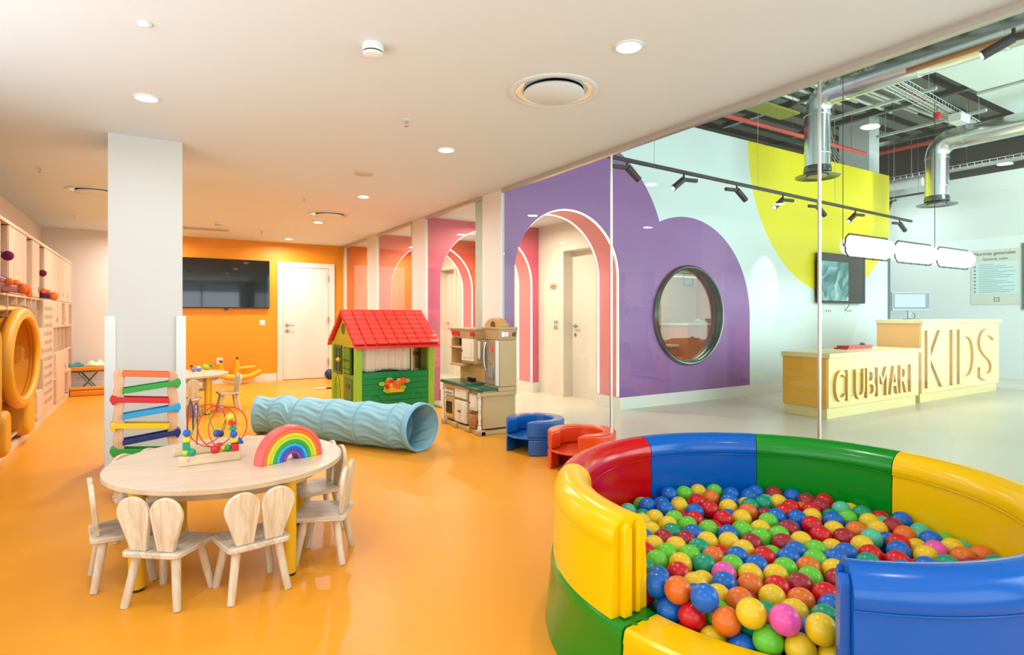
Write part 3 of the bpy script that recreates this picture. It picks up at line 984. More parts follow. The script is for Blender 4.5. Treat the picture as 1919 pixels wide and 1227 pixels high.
# rear wall with wide glazing openings
w = MB()
w.box(XW - .15, -1.2, YF - .15, YF, 0, HC).box(3.0, XP + .1, YF - .15, YF, 0, HC).box(-1.2, 3.0, YF - .15, YF, 2.4, HC).box(-1.2, 3.0, YF - .15, YF, 0, .35)
struct('wall_rear', w, M['hallwhite'])
w = MB()
w.box(XP + .1, 4.0, YF - .15, YF, 0, 5.0).box(13.0, 14.15, YF - .15, YF, 0, 5.0).box(4.0, 13.0, YF - .15, YF, 3.95, 5.0)
struct('wall_rear', w, M['hallwhite'])
f = MB()
for x in (-1.2, .2, 1.6, 2.95):
    f.box(x, x + .05, YF - .1, YF - .04, .35, 2.4)
struct('window_5', f, M['alu'])
f = MB()
for x in (4.0, 6.2, 8.4, 10.6, 12.95):
    f.box(x, x + .05, YF - .1, YF - .04, 0, 3.95)
struct('window_6', f, M['alu'])
# reception hall: right wall, wall behind, deck
struct('wall_right', MB().box(14.0, 14.15, YF, 8.0, 0, 4.0), M['hallwhite'])
struct('wall_far', MB().box(11.86, 14.0, 8.0, 8.15, 0, 4.0), M['hallwhite'])
struct('wall_right', MB().box(13.99, 14.15, YF, 8.15, 4.0, 5.0), M['rib'])
struct('wall_far', MB().box(5.5, 14.0, 8.0, 8.15, 4.0, 5.0), M['rib'])

# thick arch walls across the corridor --------------------------------------------
AX0, AX1 = 3.50, 5.09


def arch_loop(x0, x1, top=2.49, n=28):
    r = (x1 - x0) / 2
    cx = (x0 + x1) / 2
    return [(x1, 0)] + arc(cx, top - r, r, 0, 180, n) + [(x0, 0)]


def neon(y, parent=None):
    p = arch_loop(AX0 - .005, AX1 + .005, 2.495, 40)
    m = MB()
    m.tube([(a, y, max(.17, b)) for a, b in p], .020, 8)
    return m


win = arc(6.375, 1.21, .66, 0, 360, 48)[:-1]
outline = [(XP + .055, 0)] + list(reversed(arch_loop(AX0, AX1))) + [(11.86, 0), (11.86, 3.85), (XP + .055, 3.85)]
mw = plate(outline, [win], .16, lambda a, b, d: (a, 5.6 + d, b), M['mural'], 'wall_hall')
mw['kind'] = 'structure'
# reveal block behind the first arch, then the two arches further down the corridor
for k, (y0, y1, mm) in enumerate(((5.76, 6.05, M['coral']), (7.6, 8.05, M['pink']), (9.6, 10.05, M['coral']))):
    o = [(XP + .055, 0)] + list(reversed(arch_loop(AX0, AX1))) + [(5.20, 0), (5.20, HC + .02), (XP + .055, HC + .02)]
    struct('trim_%d' % (41 + k), MB().box(XP + .018, XP + .054, y0 if k else 5.60, y1, 0, HC - .002), M['cream'])
    pl = plate(o, [], y1 - y0, lambda a, b, d, y0=y0: (a, y0 + d, b), mm, 'wall_arch')
    pl['kind'] = 'structure'
for k, (y0, y1) in enumerate(((5.6, 6.05), (7.6, 8.05), (9.6, 10.05))):
    # arch lining between its two light tubes, their light put into its pink
    p = arch_loop(AX0, AX1, 2.49, 40)
    q = arch_loop(AX0 + .006, AX1 - .006, 2.484, 40)
    m = MB()
    n = len(p)
    m.add([(a, y0 + .02, b) for a, b in q] + [(a, y1 - .02, b) for a, b in q],
          [(i, i + 1, n + i + 1, n + i) for i in range(n - 1)])
    li = m.build('trim_%d' % (11 + k), M['pinkreveal'])
    li['kind'] = 'structure'
    where = ('around the purple arch', 'around the middle corridor arch', 'around the farthest corridor arch')[k]
    tag(neon(y0 + .036).build('neon_light_strip', M['neon']), 'glowing white light tube on the front edge ' + where, 'light', 'arch light tubes')
    tag(neon(y1 - .036).build('neon_light_strip', M['neon']), 'glowing white light tube on the rear edge ' + where, 'light', 'arch light tubes')

# corridor side wall with a door recess in each bay; rooms behind are closed off
segs = [(6.05, 6.20), (6.93, 8.40), (9.15, 10.60), (11.30, 11.5)]
w = MB()
for a, b in segs:
    w.box(5.20, 5.36, a, b, 0, HC + .02)
for a, b in ((6.20, 6.93), (8.40, 9.15), (10.60, 11.30)):
    w.box(5.20, 5.36, a, b, 2.16, HC + .02)
struct('wall_corridor', w, M['cream'])
for i, (a, b) in enumerate(((6.20, 6.93), (8.40, 9.15), (10.60, 11.30))):
    m = MB().box(5.36, 5.41, a - .02, b + .02, 0, 2.18)
    dr = struct('door_%d' % (i + 2), m, M['door'])
    h = MB()
    h.cyl((5.358, b - .07, 1.05), (5.31, b - .07, 1.05), .011, n=10).cyl((5.315, b - .075, 1.05), (5.315, b - .19, 1.05), .009, n=10)
    h.cyl((5.36, b - .07, 1.05), (5.352, b - .07, 1.05), .026, n=16).cyl((5.36, b - .07, .92), (5.352, b - .07, .92), .026, n=16)
    h.build('door_handle', M['steel'], dr)
    t = MB()
    t.box(5.185, 5.2, a - .075, a, 0, 2.235).box(5.185, 5.2, b, b + .075, 0, 2.235).box(5.185, 5.2, a, b, 2.16, 2.235)
    struct('trim_%d' % (21 + i), t, M['door'])

# skirting ------------------------------------------------------------------------
b = MB()
b.box(AX1, 11.86, 5.585, 5.6, 0, .155).box(AX1 - .015, AX1, 5.585, 6.05, 0, .155).box(XP + .04, AX0, 5.585, 5.6, 0, .155)
struct('baseboard_hall', b, M['skirt'])
b = MB()
for y0, y1 in ((7.6, 8.05), (9.6, 10.05)):
    b.box(AX1, 5.2, y0 - .015, y0, 0, .155).box(AX1 - .015, AX1, y0 - .015, y1, 0, .155).box(XP + .3, AX0, y0 - .015, y0, 0, .155)
struct('baseboard_corridor', b, M['skirt'])
struct('baseboard_back', MB().box(XW, 1.97, YB - .015, YB, 0, .14), M['skirt'])
struct('baseboard_right', MB().box(13.985, 14.0, YF, 8.0, 0, .06), M['skirt'])

# door in the orange back wall -----------------------------------------------------
t = MB()
t.box(1.977, 2.078, YB - .03, YB, 0, 2.21).box(2.915, 3.03, YB - .03, YB, 0, 2.21).box(2.078, 2.915, YB - .03, YB, 2.118, 2.21)
struct('trim_1', t, M['door'], .004)
d = struct('door_1', MB().box(2.082, 2.911, YB - .018, YB, .012, 2.114), M['door'])
h = MB()
h.cyl((2.15, YB - .018, 1.03), (2.15, YB - .03, 1.03), .03).cyl((2.15, YB - .03, 1.03), (2.15, YB - .065, 1.03), .011, n=10).cyl((2.145, YB - .065, 1.03), (2.27, YB - .065, 1.03), .01, n=10)
h.cyl((2.15, YB - .018, .92), (2.15, YB - .03, .92), .03)
h.build('door_handle', M['steel'], d)
h = MB()
for z in (.25, 1.06, 1.86):
    h.cyl((2.913, YB - .036, z), (2.913, YB - .036, z + .13), .011, n=10)
h.build('hinge', M['steel'], d)

# column with corner guards ---------------------------------------------------------
struct('wall_column', MB().box(-.28, .205, 5.28, 5.80, 0, HC), M['column'])
g = MB()
g.box(-.302, -.232, 5.262, 5.28, 0, 1.2).box(-.302, -.28, 5.28, 5.82, 0, 1.2).box(.16, .228, 5.262, 5.28, 0, 1.2).box(.205, .228, 5.28, 5.82, 0, 1.2)
g.box(-.232, .16, 5.268, 5.28, 0, .11)
struct('trim_2', g, M['whiteplastic'], .003)

# glazed partition -------------------------------------------------------------------
cols = [(5.44, 5.84), (7.49, 7.94), (9.52, 10.03)]
w = MB()
for a, b2 in cols:
    w.box(XP - .005, XP + .03, a, b2, 0, HC)
struct('wall_partition', w, M['cream'])
w = MB()
for a, b2 in cols:
    w.box(XP - .012, XP + .02, a - .045, a, 0, HC)
w.box(XP - .012, XP + .02, 11.38, 11.5, 0, HC)
struct('trim_3', w, M['skirt'])
for i, (a, b2) in enumerate(((10.03, 11.38), (7.94, 9.475), (5.84, 7.445), (3.659, 5.395), (1.896, 3.649), (.13, 1.886), (YF, .12))):
    struct('window_%d' % (10 + i), MB().box(XP, XP + .012, a, b2, .012, HC - .035), M['glass'])
t = MB()
for a, b2 in ((10.03, 11.38), (7.94, 9.475), (5.84, 7.445), (YF, 5.395)):
    t.box(XP - .018, XP + .028, a, b2, HC - .04, HC).box(XP - .006, XP + .018, a, b2, 0, .014)
struct('trim_4', t, M['alu'])
for i, y in enumerate((3.654, 1.891, .125)):
    struct('trim_%d' % (5 + i), MB().box(XP - .004, XP + .016, y - .0055, y + .0055, 0, HC - .035), M['steel'])

# oval window in the purple wall and the small room behind it -------------------------
fr = thing('round_window_frame', 'dark grey metal ring frame of the round window in the purple wall', 'window frame', (6.375, 5.6, 1.21))
prof = []
m = MB()
rings = [(.64, -.005), (.643, -.04), (.652, -.055), (.658, -.045), (.675, -.05), (.695, -.03), (.70, -.002), (.64, -.002)]
m.lathe([(r, y) for r, y in rings], n=64, ax='Y', close=False)
m.build('outer_ring', M['gunmetal'], fr)
m = MB()
m.lathe([(.648, -.01), (.632, .02), (.626, .05), (.632, .08), (.648, .10)], n=64, ax='Y', close=False)
m.build('inner_ring', M['gunmetal'], fr)
pn = struct('window_1', MB().lathe([(.64, .055), (.64, .065)], (6.375, 5.6, 1.21), 64, 'Y'), M['glass'])
w = MB()
w.box(5.62, 5.70, 5.76, 8.6, 0, 2.7).box(9.9, 10.0, 5.76, 8.6, 0, 2.7)
struct('wall_room', w, M['roomorange'])
struct('wall_room', MB().box(5.7, 9.9, 8.5, 8.6, 0, 2.7), M['peach_wall'])
struct('ceiling', MB().box(5.62, 10.0, 5.76, 8.6, 2.7, 2.75), M['ceil'])
l = area('room_ceiling_light', (7.6, 7.1, 2.66), (0, 0, 0), 1.4, 1.2, 34, CORR_W)
st = thing('counter', 'orange counter unit with white top seen through the round window', 'counter', (8.6, 7.6, 0))
MB().box(0, 1.25, .0, .7, 0, 1.02).build('body', M['roomorange'], st, .005)
MB().box(-.02, 1.27, -.02, .72, 1.02, 1.06).build('counter_top', M['white'], st, .005)
st = thing('washbasin_unit', 'low red and white basin unit seen through the round window', 'basin', (7.55, 7.75, 0))
MB().box(0, .95, 0, .6, 0, .62).build('body', M['roomred'], st, .005)
MB().box(-.02, .97, -.02, .62, .62, .66).build('basin_top', M['white'], st, .005)
m = MB()
m.tube([(.45, .42, .66), (.45, .42, .86), (.45, .38, .92), (.45, .30, .93), (.45, .27, .89)], .012, 8)
m.build('tap', M['chrome'], st)
pc = thing('framed_picture', 'small grey framed picture on the wall behind the round window', 'picture', (9.62, 8.49, 1.95))
m = MB()
m.box(-.15, .15, -.02, 0, -.12, .12)
m.build('frame', M['greyplastic'], pc, .003)
MB().box(-.11, .11, -.024, -.019, -.085, .085).build('print', M['posterbg'], pc)
m = MB()
m.tube([(0, -.09, .03), (-.05, -.09, .04), (.05, -.09, .03)], .02, 8)
ct = thing('toy_dish', 'white dish of small toys on the counter behind the round window', 'dish', (9.2, 7.8, 1.06))
MB().lathe([(.02, 0), (.10, .005), (.16, .06), (.15, .06), (.09, .02)], n=20).build('dish', M['whiteplastic'], ct)
MB().ball((.05, 0, .06), .045).build('toy', M['t_teal'], ct)
MB().ball((-.05, .02, .055), .04).build('toy', M['t_yellow'], ct)
ch = thing('round_stool', 'orange stool with dark seat edge in the room behind the round window', 'stool', (7.45, 6.9, 0))
MB().lathe([(.2, .44), (.22, .46), (.22, .49), (.19, .51), (.0, .515)], n=24).build('seat', M['roomred'], ch)
MB().cyl((0, 0, .02), (0, 0, .45), .025).lathe([(.18, 0), (.18, .012), (.03, .03)], n=24).build('pedestal', M['steel'], ch)

# ------------------------------------------------------------------ ceiling fixtures


def downlight_parts(t, r=.062):
    MB().lathe([(r + .012, 0), (r + .012, -.006), (r, -.008), (r, 0)], n=28, close=False).build('rim', M['whiteplastic'], t)
    MB().lathe([(.001, -.004), (r, -.004)], n=28, close=False).build('diffuser', M['lamp'], t)


names = {(0, 1): 'on the left, nearest the white column', (1, 1): 'at upper right, beside the big round vent',
         (1, 2): 'at mid ceiling, in line with the purple wall', (1, 3): 'just beyond the flat round speaker',
         (1, 4): 'next to the far round vent', (1, 5): 'nearest the orange wall'}
dl = None
for i, x in enumerate((-.03, 2.06)):
    for j, y in enumerate((.03, 2.2, 4.36, 6.56, 8.71, 10.85)):
        if i == 0:
            y = (-.2, 2.1, 4.31, 6.5, 8.7, 10.85)[j]
        seen = (i == 0 and j == 2) or (i == 1 and j >= 1)
        if seen:
            key = (0, 1) if i == 0 else (1, j)
            lab = 'round lit recessed ceiling downlight ' + names[key]
            if dl is None:
                dl = thing('ceiling_downlight', lab, 'downlight', (x, y, HC), 0, 'playroom ceiling downlights')
                downlight_parts(dl)
            else:
                dup(dl, lab, (x, y, HC))
        area('downlight_beam', (x, y, HC - .012), (0, 0, 0), .11, .11, (4 if y < 1 else 8 if y < 3 else (5 if i == 0 else 11) if y < 5 else 22), ROOM_W, 170, 'DISK')
for j, y in enumerate((6.9, 8.8, 10.8)):
    lab = 'small lit corridor downlight in the ' + ('bay behind the purple arch', 'middle corridor bay', 'last corridor bay')[j]
    dup(dl, lab, (4.25, y, HC + .02), 0, 'corridor ceiling downlights')
    area('corridor_beam', (4.25, y, HC), (0, 0, 0), .11, .11, 34, CORR_W, 170, 'DISK')


def diffuser(label, x, y, r=.27):
    t = thing('round_air_diffuser', label, 'air vent', (x, y, HC), 0, 'round ceiling air diffusers')
    k = r / .27
    MB().lathe([(.27 * k, -.001), (.27 * k, -.008), (.25 * k, -.014), (.235 * k, -.010), (.232 * k, -.001)], n=48, close=False).build('outer_rim', M['whiteplastic'], t)
    MB().lathe([(.235 * k, -.006), (.22 * k, -.003), (.18 * k, -.0015)], n=48, close=False).build('polished_cone', M['chrome'], t)
    MB().lathe([(.001, -.022), (.178 * k, -.022), (.184 * k, -.018), (.18 * k, -.008)], n=48, close=False).build('centre_plate', M['ceil'], t)
    MB().lathe([(.001, -.001), (.22 * k, -.001)], n=48, close=False).build('throat', M['vent_dark'], t)
    return t


v = diffuser('large round air vent with polished metal ring, nearest in the ceiling', 2.083, 2.88)
dup(v, 'far round air vent in the ceiling before the orange wall', (2.04, 7.98, HC))
dup(v, 'round air vent in the ceiling just left of the white column', (-.53, 7.85, HC))

t = thing('smoke_detector', 'white smoke detector with dark slots near the photographer', 'smoke detector', (.949, 2.87, HC))
MB().lathe([(.052, 0), (.054, -.012), (.054, -.03), (.05, -.036), (.048, -.036)], n=32).build('base', M['whiteplastic'], t)
MB().lathe([(.046, -.036), (.046, -.044)], n=32).build('slot_ring', M['black'], t)
MB().lathe([(.05, -.043), (.047, -.055), (.03, -.062), (.004, -.063)], n=32).build('cap', M['whiteplastic'], t)
t = dup(t, 'small white smoke detector far back above the television', (.83, 9.53, HC))
tag(MB().lathe([(.085, -.0005), (.085, -.007), (.08, -.010), (.003, -.010)], (1.731, 5.506, HC), 36).build('ceiling_speaker', M['grille']), 'flat beige round speaker grille flush in the mid ceiling', 'speaker')
t = MB().lathe([(.03, -.0005), (.03, -.008), (.018, -.02), (.003, -.021)], (-.028, 3.222, HC), 24).build('ceiling_sensor', M['whiteplastic'])
tag(t, 'small white domed sensor at the upper left of the ceiling', 'sensor')
g = thing('ceiling_grille', 'long flat beige air grille in the ceiling above the television', 'air grille', (.35, 10.33, HC))
MB().box(-.3, .70, -.13, .13, -.006, -.0005).build('frame', M['grille'], g, .002)
m = MB()
for k in range(9):
    m.box(-.27, .67, -.105 + k * .026, -.098 + k * .026, -.009, -.006)
m.build('slat', M['grille'], g)
sp = None
for lab, x, y in (('beside the big round vent', 1.513, 3.849), ('over the wooden shelving', -.881, 6.863), ('farthest left, near the corner', -.895, 9.847),
                  ('in mid ceiling between the two speakers and the far vent', 1.506, 7.015), ('close to the orange wall', 1.507, 10.113)):
    lab = 'small chrome ceiling sprinkler head ' + lab.replace('between the two speakers and', 'just before')
    if sp is None:
        sp = thing('ceiling_sprinkler', lab, 'sprinkler', (x, y, HC), 0, 'ceiling sprinkler heads')
        MB().lathe([(.036, -.0005), (.036, -.004), (.012, -.010)], n=20).build('rosette', M['whiteplastic'], sp)
        m = MB().cyl((0, 0, -.008), (0, 0, -.022), .008, n=8)
        m.tube([(.008, 0, -.02), (.013, 0, -.03), (.003, 0, -.042)], .0025, 6).tube([(-.008, 0, -.02), (-.013, 0, -.03), (-.003, 0, -.042)], .0025, 6)
        m.lathe([(.015, -.042), (.015, -.045)], n=14)
        m.build('nozzle', M['steel'], sp)
    else:
        dup(sp, lab, (x, y, HC))

# ------------------------------------------------------------------ back wall things
tv = thing('television', 'large black wall mounted television on the orange wall', 'television', (.40, 11.44, 1.34))
MB().box(0, 1.44, 0, .045, 0, .872).build('frame', M['blackplastic'], tv, .004)
MB().box(.012, 1.428, -.003, 0.001, .018, .862).build('screen', M['tvscreen'], tv)
MB().box(.69, .75, .0, .02, -.03, 0).build('sensor_bump', M['blackplastic'], tv)
sw = thing('light_switch', 'square white light switch on the orange wall by the door', 'switch', (1.723, 11.49, 1.073))
MB().box(-.045, .045, 0, .01, -.05, .05).build('plate', M['whiteplastic'], sw, .003)
MB().box(-.03, .03, -.004, .002, -.034, .034).build('rocker', M['whiteplastic'], sw, .002)
so = thing('wall_socket', 'white wall socket low on the orange wall behind the yellow see-saw', 'socket', (1.02, 11.49, .40))
MB().box(-.05, .05, 0, .01, -.06, .06).build('plate', M['whiteplastic'], so, .003)
MB().cyl((0, -.001, 0), (0, .002, 0), .022).build('insert', M['greyplastic'], so)

# corridor wall plates
so = thing('switch_panel', 'four-gang grey switch panel beside the door behind the purple arch', 'switch panel', (5.195, 7.13, 1.07))
MB().box(-.004, .004, -.05, .05, -.07, .07).build('plate', M['whiteplastic'], so, .002)
for a in (-.024, .024):
    for b3 in (-.036, .036):
        MB().box(-.008, -.003, a - .017, a + .017, b3 - .027, b3 + .027).build('button', M['greyplastic'], so, .002)
so = thing('door_plaque', 'small oval tan door plaque on the corridor wall behind the purple arch', 'plaque', (5.195, 7.2, 1.65))
MB().prism(arc(0, 0, .085, 0, 360, 28, .045)[:-1], -.004, .004, lambda x, y, z: (z, x, y)).build('plate', M['tan'], so)
MB().box(-.006, -.003, -.05, .05, -.006, .006).build('lettering', M['ink'], so)
so = thing('light_switch', 'grey switch on the corridor wall seen between playhouse and kitchen', 'switch', (5.195, 9.45, 1.05))
MB().box(-.004, .004, -.045, .045, -.06, .06).build('plate', M['greyplastic'], so, .002)
MB().box(-.008, -.003, -.02, .02, -.03, .03).build('rocker', M['whiteplastic'], so, .002)
# ================================================================== RECEPTION HALL
struct('ceiling', MB().box(XP + .1, 14.15, YF, 11.65, 5.0, 5.1), M['deck'])
rb = MB()
y = -2.0
while y < 11.2:
    rb.box(XP + .1, 14.0, y, y + .07, 4.93, 5.0)
    y += .42
struct('ceiling', rb, M['rib'])
struct('wall_bulkhead', MB().box(XP + .06, XP + .10, YF, 6.0, HC + .14, 5.0), M['hallwhite'])
bm_ = None
for lab, x, y0, y1 in (('over the reception desks', 10.37, 2.2, 6.6), ('behind the first duct', 8.75, 4.3, 6.9), ('farther right beyond the desks', 12.4, 2.0, 6.6), ('nearest the glass', 5.9, 2.0, 6.0)):
    tag(MB().box(x - .04, x + .04, y0, y1, 4.58, 4.66).build('ceiling_rail', M['gunmetal']), 'dark steel ceiling rail under the deck ' + lab, 'rail', 'dark ceiling rails')

# pale acoustic rafts
for lab, a in (('over the near end of the duct', (7.9, 10.35, 2.75, 3.68)), ('beyond the dark rail, right of the other raft', (10.5, 13.6, 2.9, 3.75))):
    r_ = thing('acoustic_raft', 'large pale hanging ceiling raft ' + lab, 'ceiling panel', ((a[0] + a[1]) / 2, (a[2] + a[3]) / 2, 4.5), 0, 'pale ceiling rafts')
    dx, dy = (a[1] - a[0]) / 2, (a[3] - a[2]) / 2
    MB().box(-dx, dx, -dy, dy, 0, .05).build('panel', M['raft'], r_, .01)
    for sx_ in (-1, 1):
        for sy_ in (-1, 1):
            MB().cyl((dx * .8 * sx_, dy * .8 * sy_, .05), (dx * .8 * sx_, dy * .8 * sy_, .5), .006, n=6).build('hanger', M['steel'], r_)


def duct(label, x, y, zf, zt, r, y_end):
    t = thing('ventilation_duct', label, 'duct', (x, y, 0))
    m = MB()
    R_ = r * 1.45
    path = [(0, 0, zf + .10), (0, 0, zt - R_)]
    for k in range(1, 9):
        a = PI / 2 * k / 8
        path.append((0, -R_ + R_ * cos(a), zt - R_ + R_ * sin(a)))
    path.append((0, y_end - y, zt))
    m.tube(path, r, 28)
    m.build('pipe', M['galv'], t)
    for k, q in enumerate(((0, 0, zt - R_ - .02), (0, 0, zf + .32))):
        MB().tube([(q[0], q[1], q[2] - .018), (q[0], q[1], q[2] + .018)], r + .008, 28).build('joint_band', M['galv'], t)
    yy = -R_ - .15
    while yy > y_end - y:
        MB().tube([(0, yy - .018, zt), (0, yy + .018, zt)], r + .008, 28).build('joint_band', M['galv'], t)
        yy -= .85
    MB().lathe([(r, zf + .14), (r + .012, zf + .10), (r + .012, zf + .05), (r - .01, zf + .03)], n=32, close=False).build('collar', M['gunmetal'], t)
    MB().lathe([(r - .01, zf + .03), (r * 1.35, zf + .018), (r * 1.72, zf), (r * 1.70, zf - .01), (r * 1.2, zf + .006), (r * .85, zf + .02)], n=40, close=False).build('outlet_cone', M['gunmetal'], t)
    MB().lathe([(.001, zf - .002), (r * .8, zf - .004), (r * .82, zf + .008)], n=32, close=False).build('outlet_plate', M['gunmetal'], t)
    return t


duct('shiny galvanised duct dropping before the yellow disc, nearest the glass', 7.83, 4.62, 3.13, 4.24, .165, 1.9)
duct('shiny galvanised duct dropping above the counters at far right', 11.38, 4.62, 3.10, 4.16, .172, 2.2)

# cable tray of wire mesh, sprinkler pipes, conduits, wires


def tray(label, p0, p1, wdt):
    t = thing('cable_tray', label, 'cable tray', p0, 0, 'wire cable trays')
    P0, P1 = Vector(p0), Vector(p1)
    d = (P1 - P0)
    L = d.length
    u = d.normalized()
    n = Vector((-u.y, u.x, 0))
    m = MB()
    for k in range(5):
        o = n * (-wdt / 2 + wdt * k / 4)
        m.cyl(o, o + d, .006, n=6)
    for s_ in (-1, 1):
        o = n * (wdt / 2 * s_) + Vector((0, 0, .07))
        m.cyl(o, o + d, .006, n=6)
    k = 0
    while k * .12 < L:
        c_ = u * (k * .12)
        m.tube([c_ - n * wdt / 2 + Vector((0, 0, .07)), c_ - n * wdt / 2, c_ + n * wdt / 2, c_ + n * wdt / 2 + Vector((0, 0, .07))], .005, 5)
        k += 1
    m.build('wire_mesh', M['conduit'], t)
    for k, (c, mm) in enumerate(((-.06, M['whiteplastic']), (-.02, M['t_red']), (.03, M['whiteplastic']), (.06, M['greyplastic']))):
        MB().tube([n * c * wdt / .2 + Vector((0, 0, .018)) + u * (L * q / 8) + n * (.01 * sin(q * 2.1 + k)) for q in range(9)], .009, 6).build('cable', mm, t)
    for k in range(3):
        c_ = u * (L * (.15 + .35 * k))
        MB().cyl(c_ + Vector((0, 0, 0)), c_ + Vector((0, 0, 5.0 - p0[2])), .005, n=6).build('hanger', M['steel'], t)
    return t


tray('wire mesh cable tray with cables running between the two ducts', (7.6, 4.02, 4.42), (12.5, 4.36, 4.42), .24)
tray('wire mesh cable tray high along the right hall wall', (13.7, 3.2, 4.12), (13.7, 6.9, 4.12), .22)
tag(MB().cyl((6.2, 5.25, 3.96), (10.3, 5.25, 3.96), .032, n=12).cyl((6.61, 5.25, 3.96), (6.61, 5.25, 5.0), .003, n=6).cyl((8.25, 5.25, 3.96), (8.25, 5.25, 5.0), .003, n=6).cyl((9.89, 5.25, 3.96), (9.89, 5.25, 5.0), .006, n=6).build('sprinkler_pipe', M['redpipe']), 'red sprinkler pipe running above the mural wall behind the first duct', 'pipe')
tag(MB().cyl((13.4, 3.6, 4.72), (13.4, 7.6, 4.72), .045, n=12).cyl((13.4, 4.0, 4.72), (13.4, 4.0, 5.0), .003, n=6).cyl((13.4, 5.6, 4.72), (13.4, 5.6, 5.0), .003, n=6).cyl((13.4, 7.2, 4.72), (13.4, 7.2, 5.0), .006, n=6).build('sprinkler_pipe', M['redpipe']), 'red sprinkler pipe under the deck at far right', 'pipe')
tag(MB().cyl((13.55, 5.75, 3.98), (13.55, 7.9, 3.98), .09, n=20).cyl((13.55, 5.965, 3.98), (13.55, 5.965, 5.0), .003, n=6).cyl((13.55, 6.825, 3.98), (13.55, 6.825, 5.0), .003, n=6).cyl((13.55, 7.685, 3.98), (13.55, 7.685, 5.0), .006, n=6).build('insulated_pipe', M['whiteplastic']), 'thick white insulated pipe at far right above the wall', 'pipe')
tag(MB().cyl((7.39, 1.2, 4.02), (7.39, 3.3, 4.02), .03, n=12).build('copper_pipe', M['brown']), 'copper coloured pipe under the pale raft near the top right spotlight', 'pipe')
zi = 0
for y_, z_, x0, x1, side in ((4.72, 4.66, 6.4, 12.0, 'third'), (4.85, 4.70, 6.6, 11.2, 'fourth'), (4.98, 4.64, 6.2, 10.6, 'fifth'), (5.12, 4.7, 6.0, 9.8, 'sixth'), (4.56, 4.68, 6.9, 12.6, 'second'), (4.42, 4.62, 7.0, 13.0, 'first'),
                             (5.28, 4.68, 5.8, 9.6, 'seventh'), (5.45, 4.62, 5.6, 9.2, 'last')):
    m = MB().cyl((x0, y_, z_), (x1, y_, z_), .028, n=10)
    xx = x0 + .3
    while xx < x1:
        m.cyl((xx, y_, z_), (xx, y_, 5.0), .005, n=5)
        xx += 1.3
    tag(m.build('conduit', M['conduit']), 'thin zinc conduit under the dark deck, ' + side + ' counted from the glass side', 'conduit', 'zinc ceiling conduits')
for i_, (x_, lab) in enumerate(((6.6, 'left of the first duct'), (7.0, 'directly over the first duct bend'), (9.6, 'between the two ducts'), (11.3, 'over the second duct'))):
    m = MB().box(x_ - .03, x_ + .03, 3.9, 5.55, 4.46, 4.50)
    for y_ in (4.0, 5.4):
        m.cyl((x_, y_, 4.5), (x_, y_, 5.0), .006, n=6)
    tag(m.build('strut_rail', M['conduit']), 'short zinc support rail under the conduits ' + lab, 'rail', 'zinc support rails')
for lab, a in (('left of the first duct', (8.3, 9.2, 4.5, 4.86, 4.72)), ('above the red pipe near the mural wall', (7.6, 9.0, 5.6, 5.95, 4.5))):
    tag(MB().box(a[0], a[1], a[2], a[3], a[4], a[4] + .03).build('ceiling_board', M['olive']), 'board coloured as an olive yellow reflection, up in the ceiling void ' + lab, 'board', 'olive ceiling boards')
jb = thing('junction_box', 'white junction box under the cable tray between the two ducts', 'junction box', (10.9, 4.12, 4.33))
MB().box(-.16, .16, -.09, .09, -.07, .05).build('box', M['whiteplastic'], jb, .008)
MB().box(-.17, .17, -.10, .10, .05, .06).build('lid', M['whiteplastic'], jb, .003)
al = thing('alarm_beacon', 'small red alarm beacon hanging beside the white junction box', 'alarm', (10.35, 4.2, 4.30))
MB().lathe([(.045, .05), (.05, 0), (.045, -.05), (.02, -.06)], n=18).build('housing', M['t_red'], al)
MB().cyl((0, 0, .05), (0, 0, .14), .012, n=8).build('stem', M['steel'], al)
m = MB()
for k in range(5):
    m.tube([(9.5 + .1 * k, 5.6, 5.0), (9.8 + .08 * k, 5.75, 4.5), (10.2 + .1 * k, 5.9, 4.2), (10.7 + .12 * k, 6.0, 4.0)], .012, 6)
tag(m.build('cable_bundle', M['greyplastic']), 'sagging bundle of grey cables beside the column above the yellow disc', 'cables')
struct('wall_pillar', MB().box(11.50, 11.86, 5.78, 6.35, 0, 5.0), M['hallwhite'])
struct('trim_31', MB().box(11.80, 11.875, 5.588, 5.60, 0, 2.35), M['gunmetal'])

hd = None
for lab, x, y in (('above the yellow disc', 11.9, 6.3), ('at far right', 13.2, 5.0)):
    lab = 'round lit downlight in the dark hall ceiling ' + lab
    if hd is None:
        hd = thing('hall_downlight', lab, 'downlight', (x, y, 4.86), 0, 'hall downlights')
        MB().lathe([(.16, .06), (.16, 0), (.145, -.005), (.14, .0)], n=28, close=False).build('rim', M['whiteplastic'], hd)
        MB().lathe([(.001, .002), (.142, .002)], n=28, close=False).build('diffuser', M['lamp'], hd)
        MB().cyl((0, 0, .06), (0, 0, .13), .05, n=12).build('mount', M['whiteplastic'], hd)
    else:
        dup(hd, lab, (x, y, 4.86))

# spotlight track --------------------------------------------------------------------
tk = thing('spotlight_track', 'long black spotlight track hanging in front of the mural wall', 'track', (3.75, 4.43, 2.78))
d = Vector((10.9 - 3.75, 4.80 - 4.43, 0))
ang = math.atan2(d.y, d.x)
tk.rotation_euler = (0, 0, ang)
MB().box(0, d.length, -.018, .018, 0, .035).build('rail', M['black'], tk)
for k in range(4):
    MB().cyl((.8 + 1.9 * k, 0, .035), (.8 + 1.9 * k, 0, 2.15), .003, n=5).build('suspension_wire', M['steel'], tk)


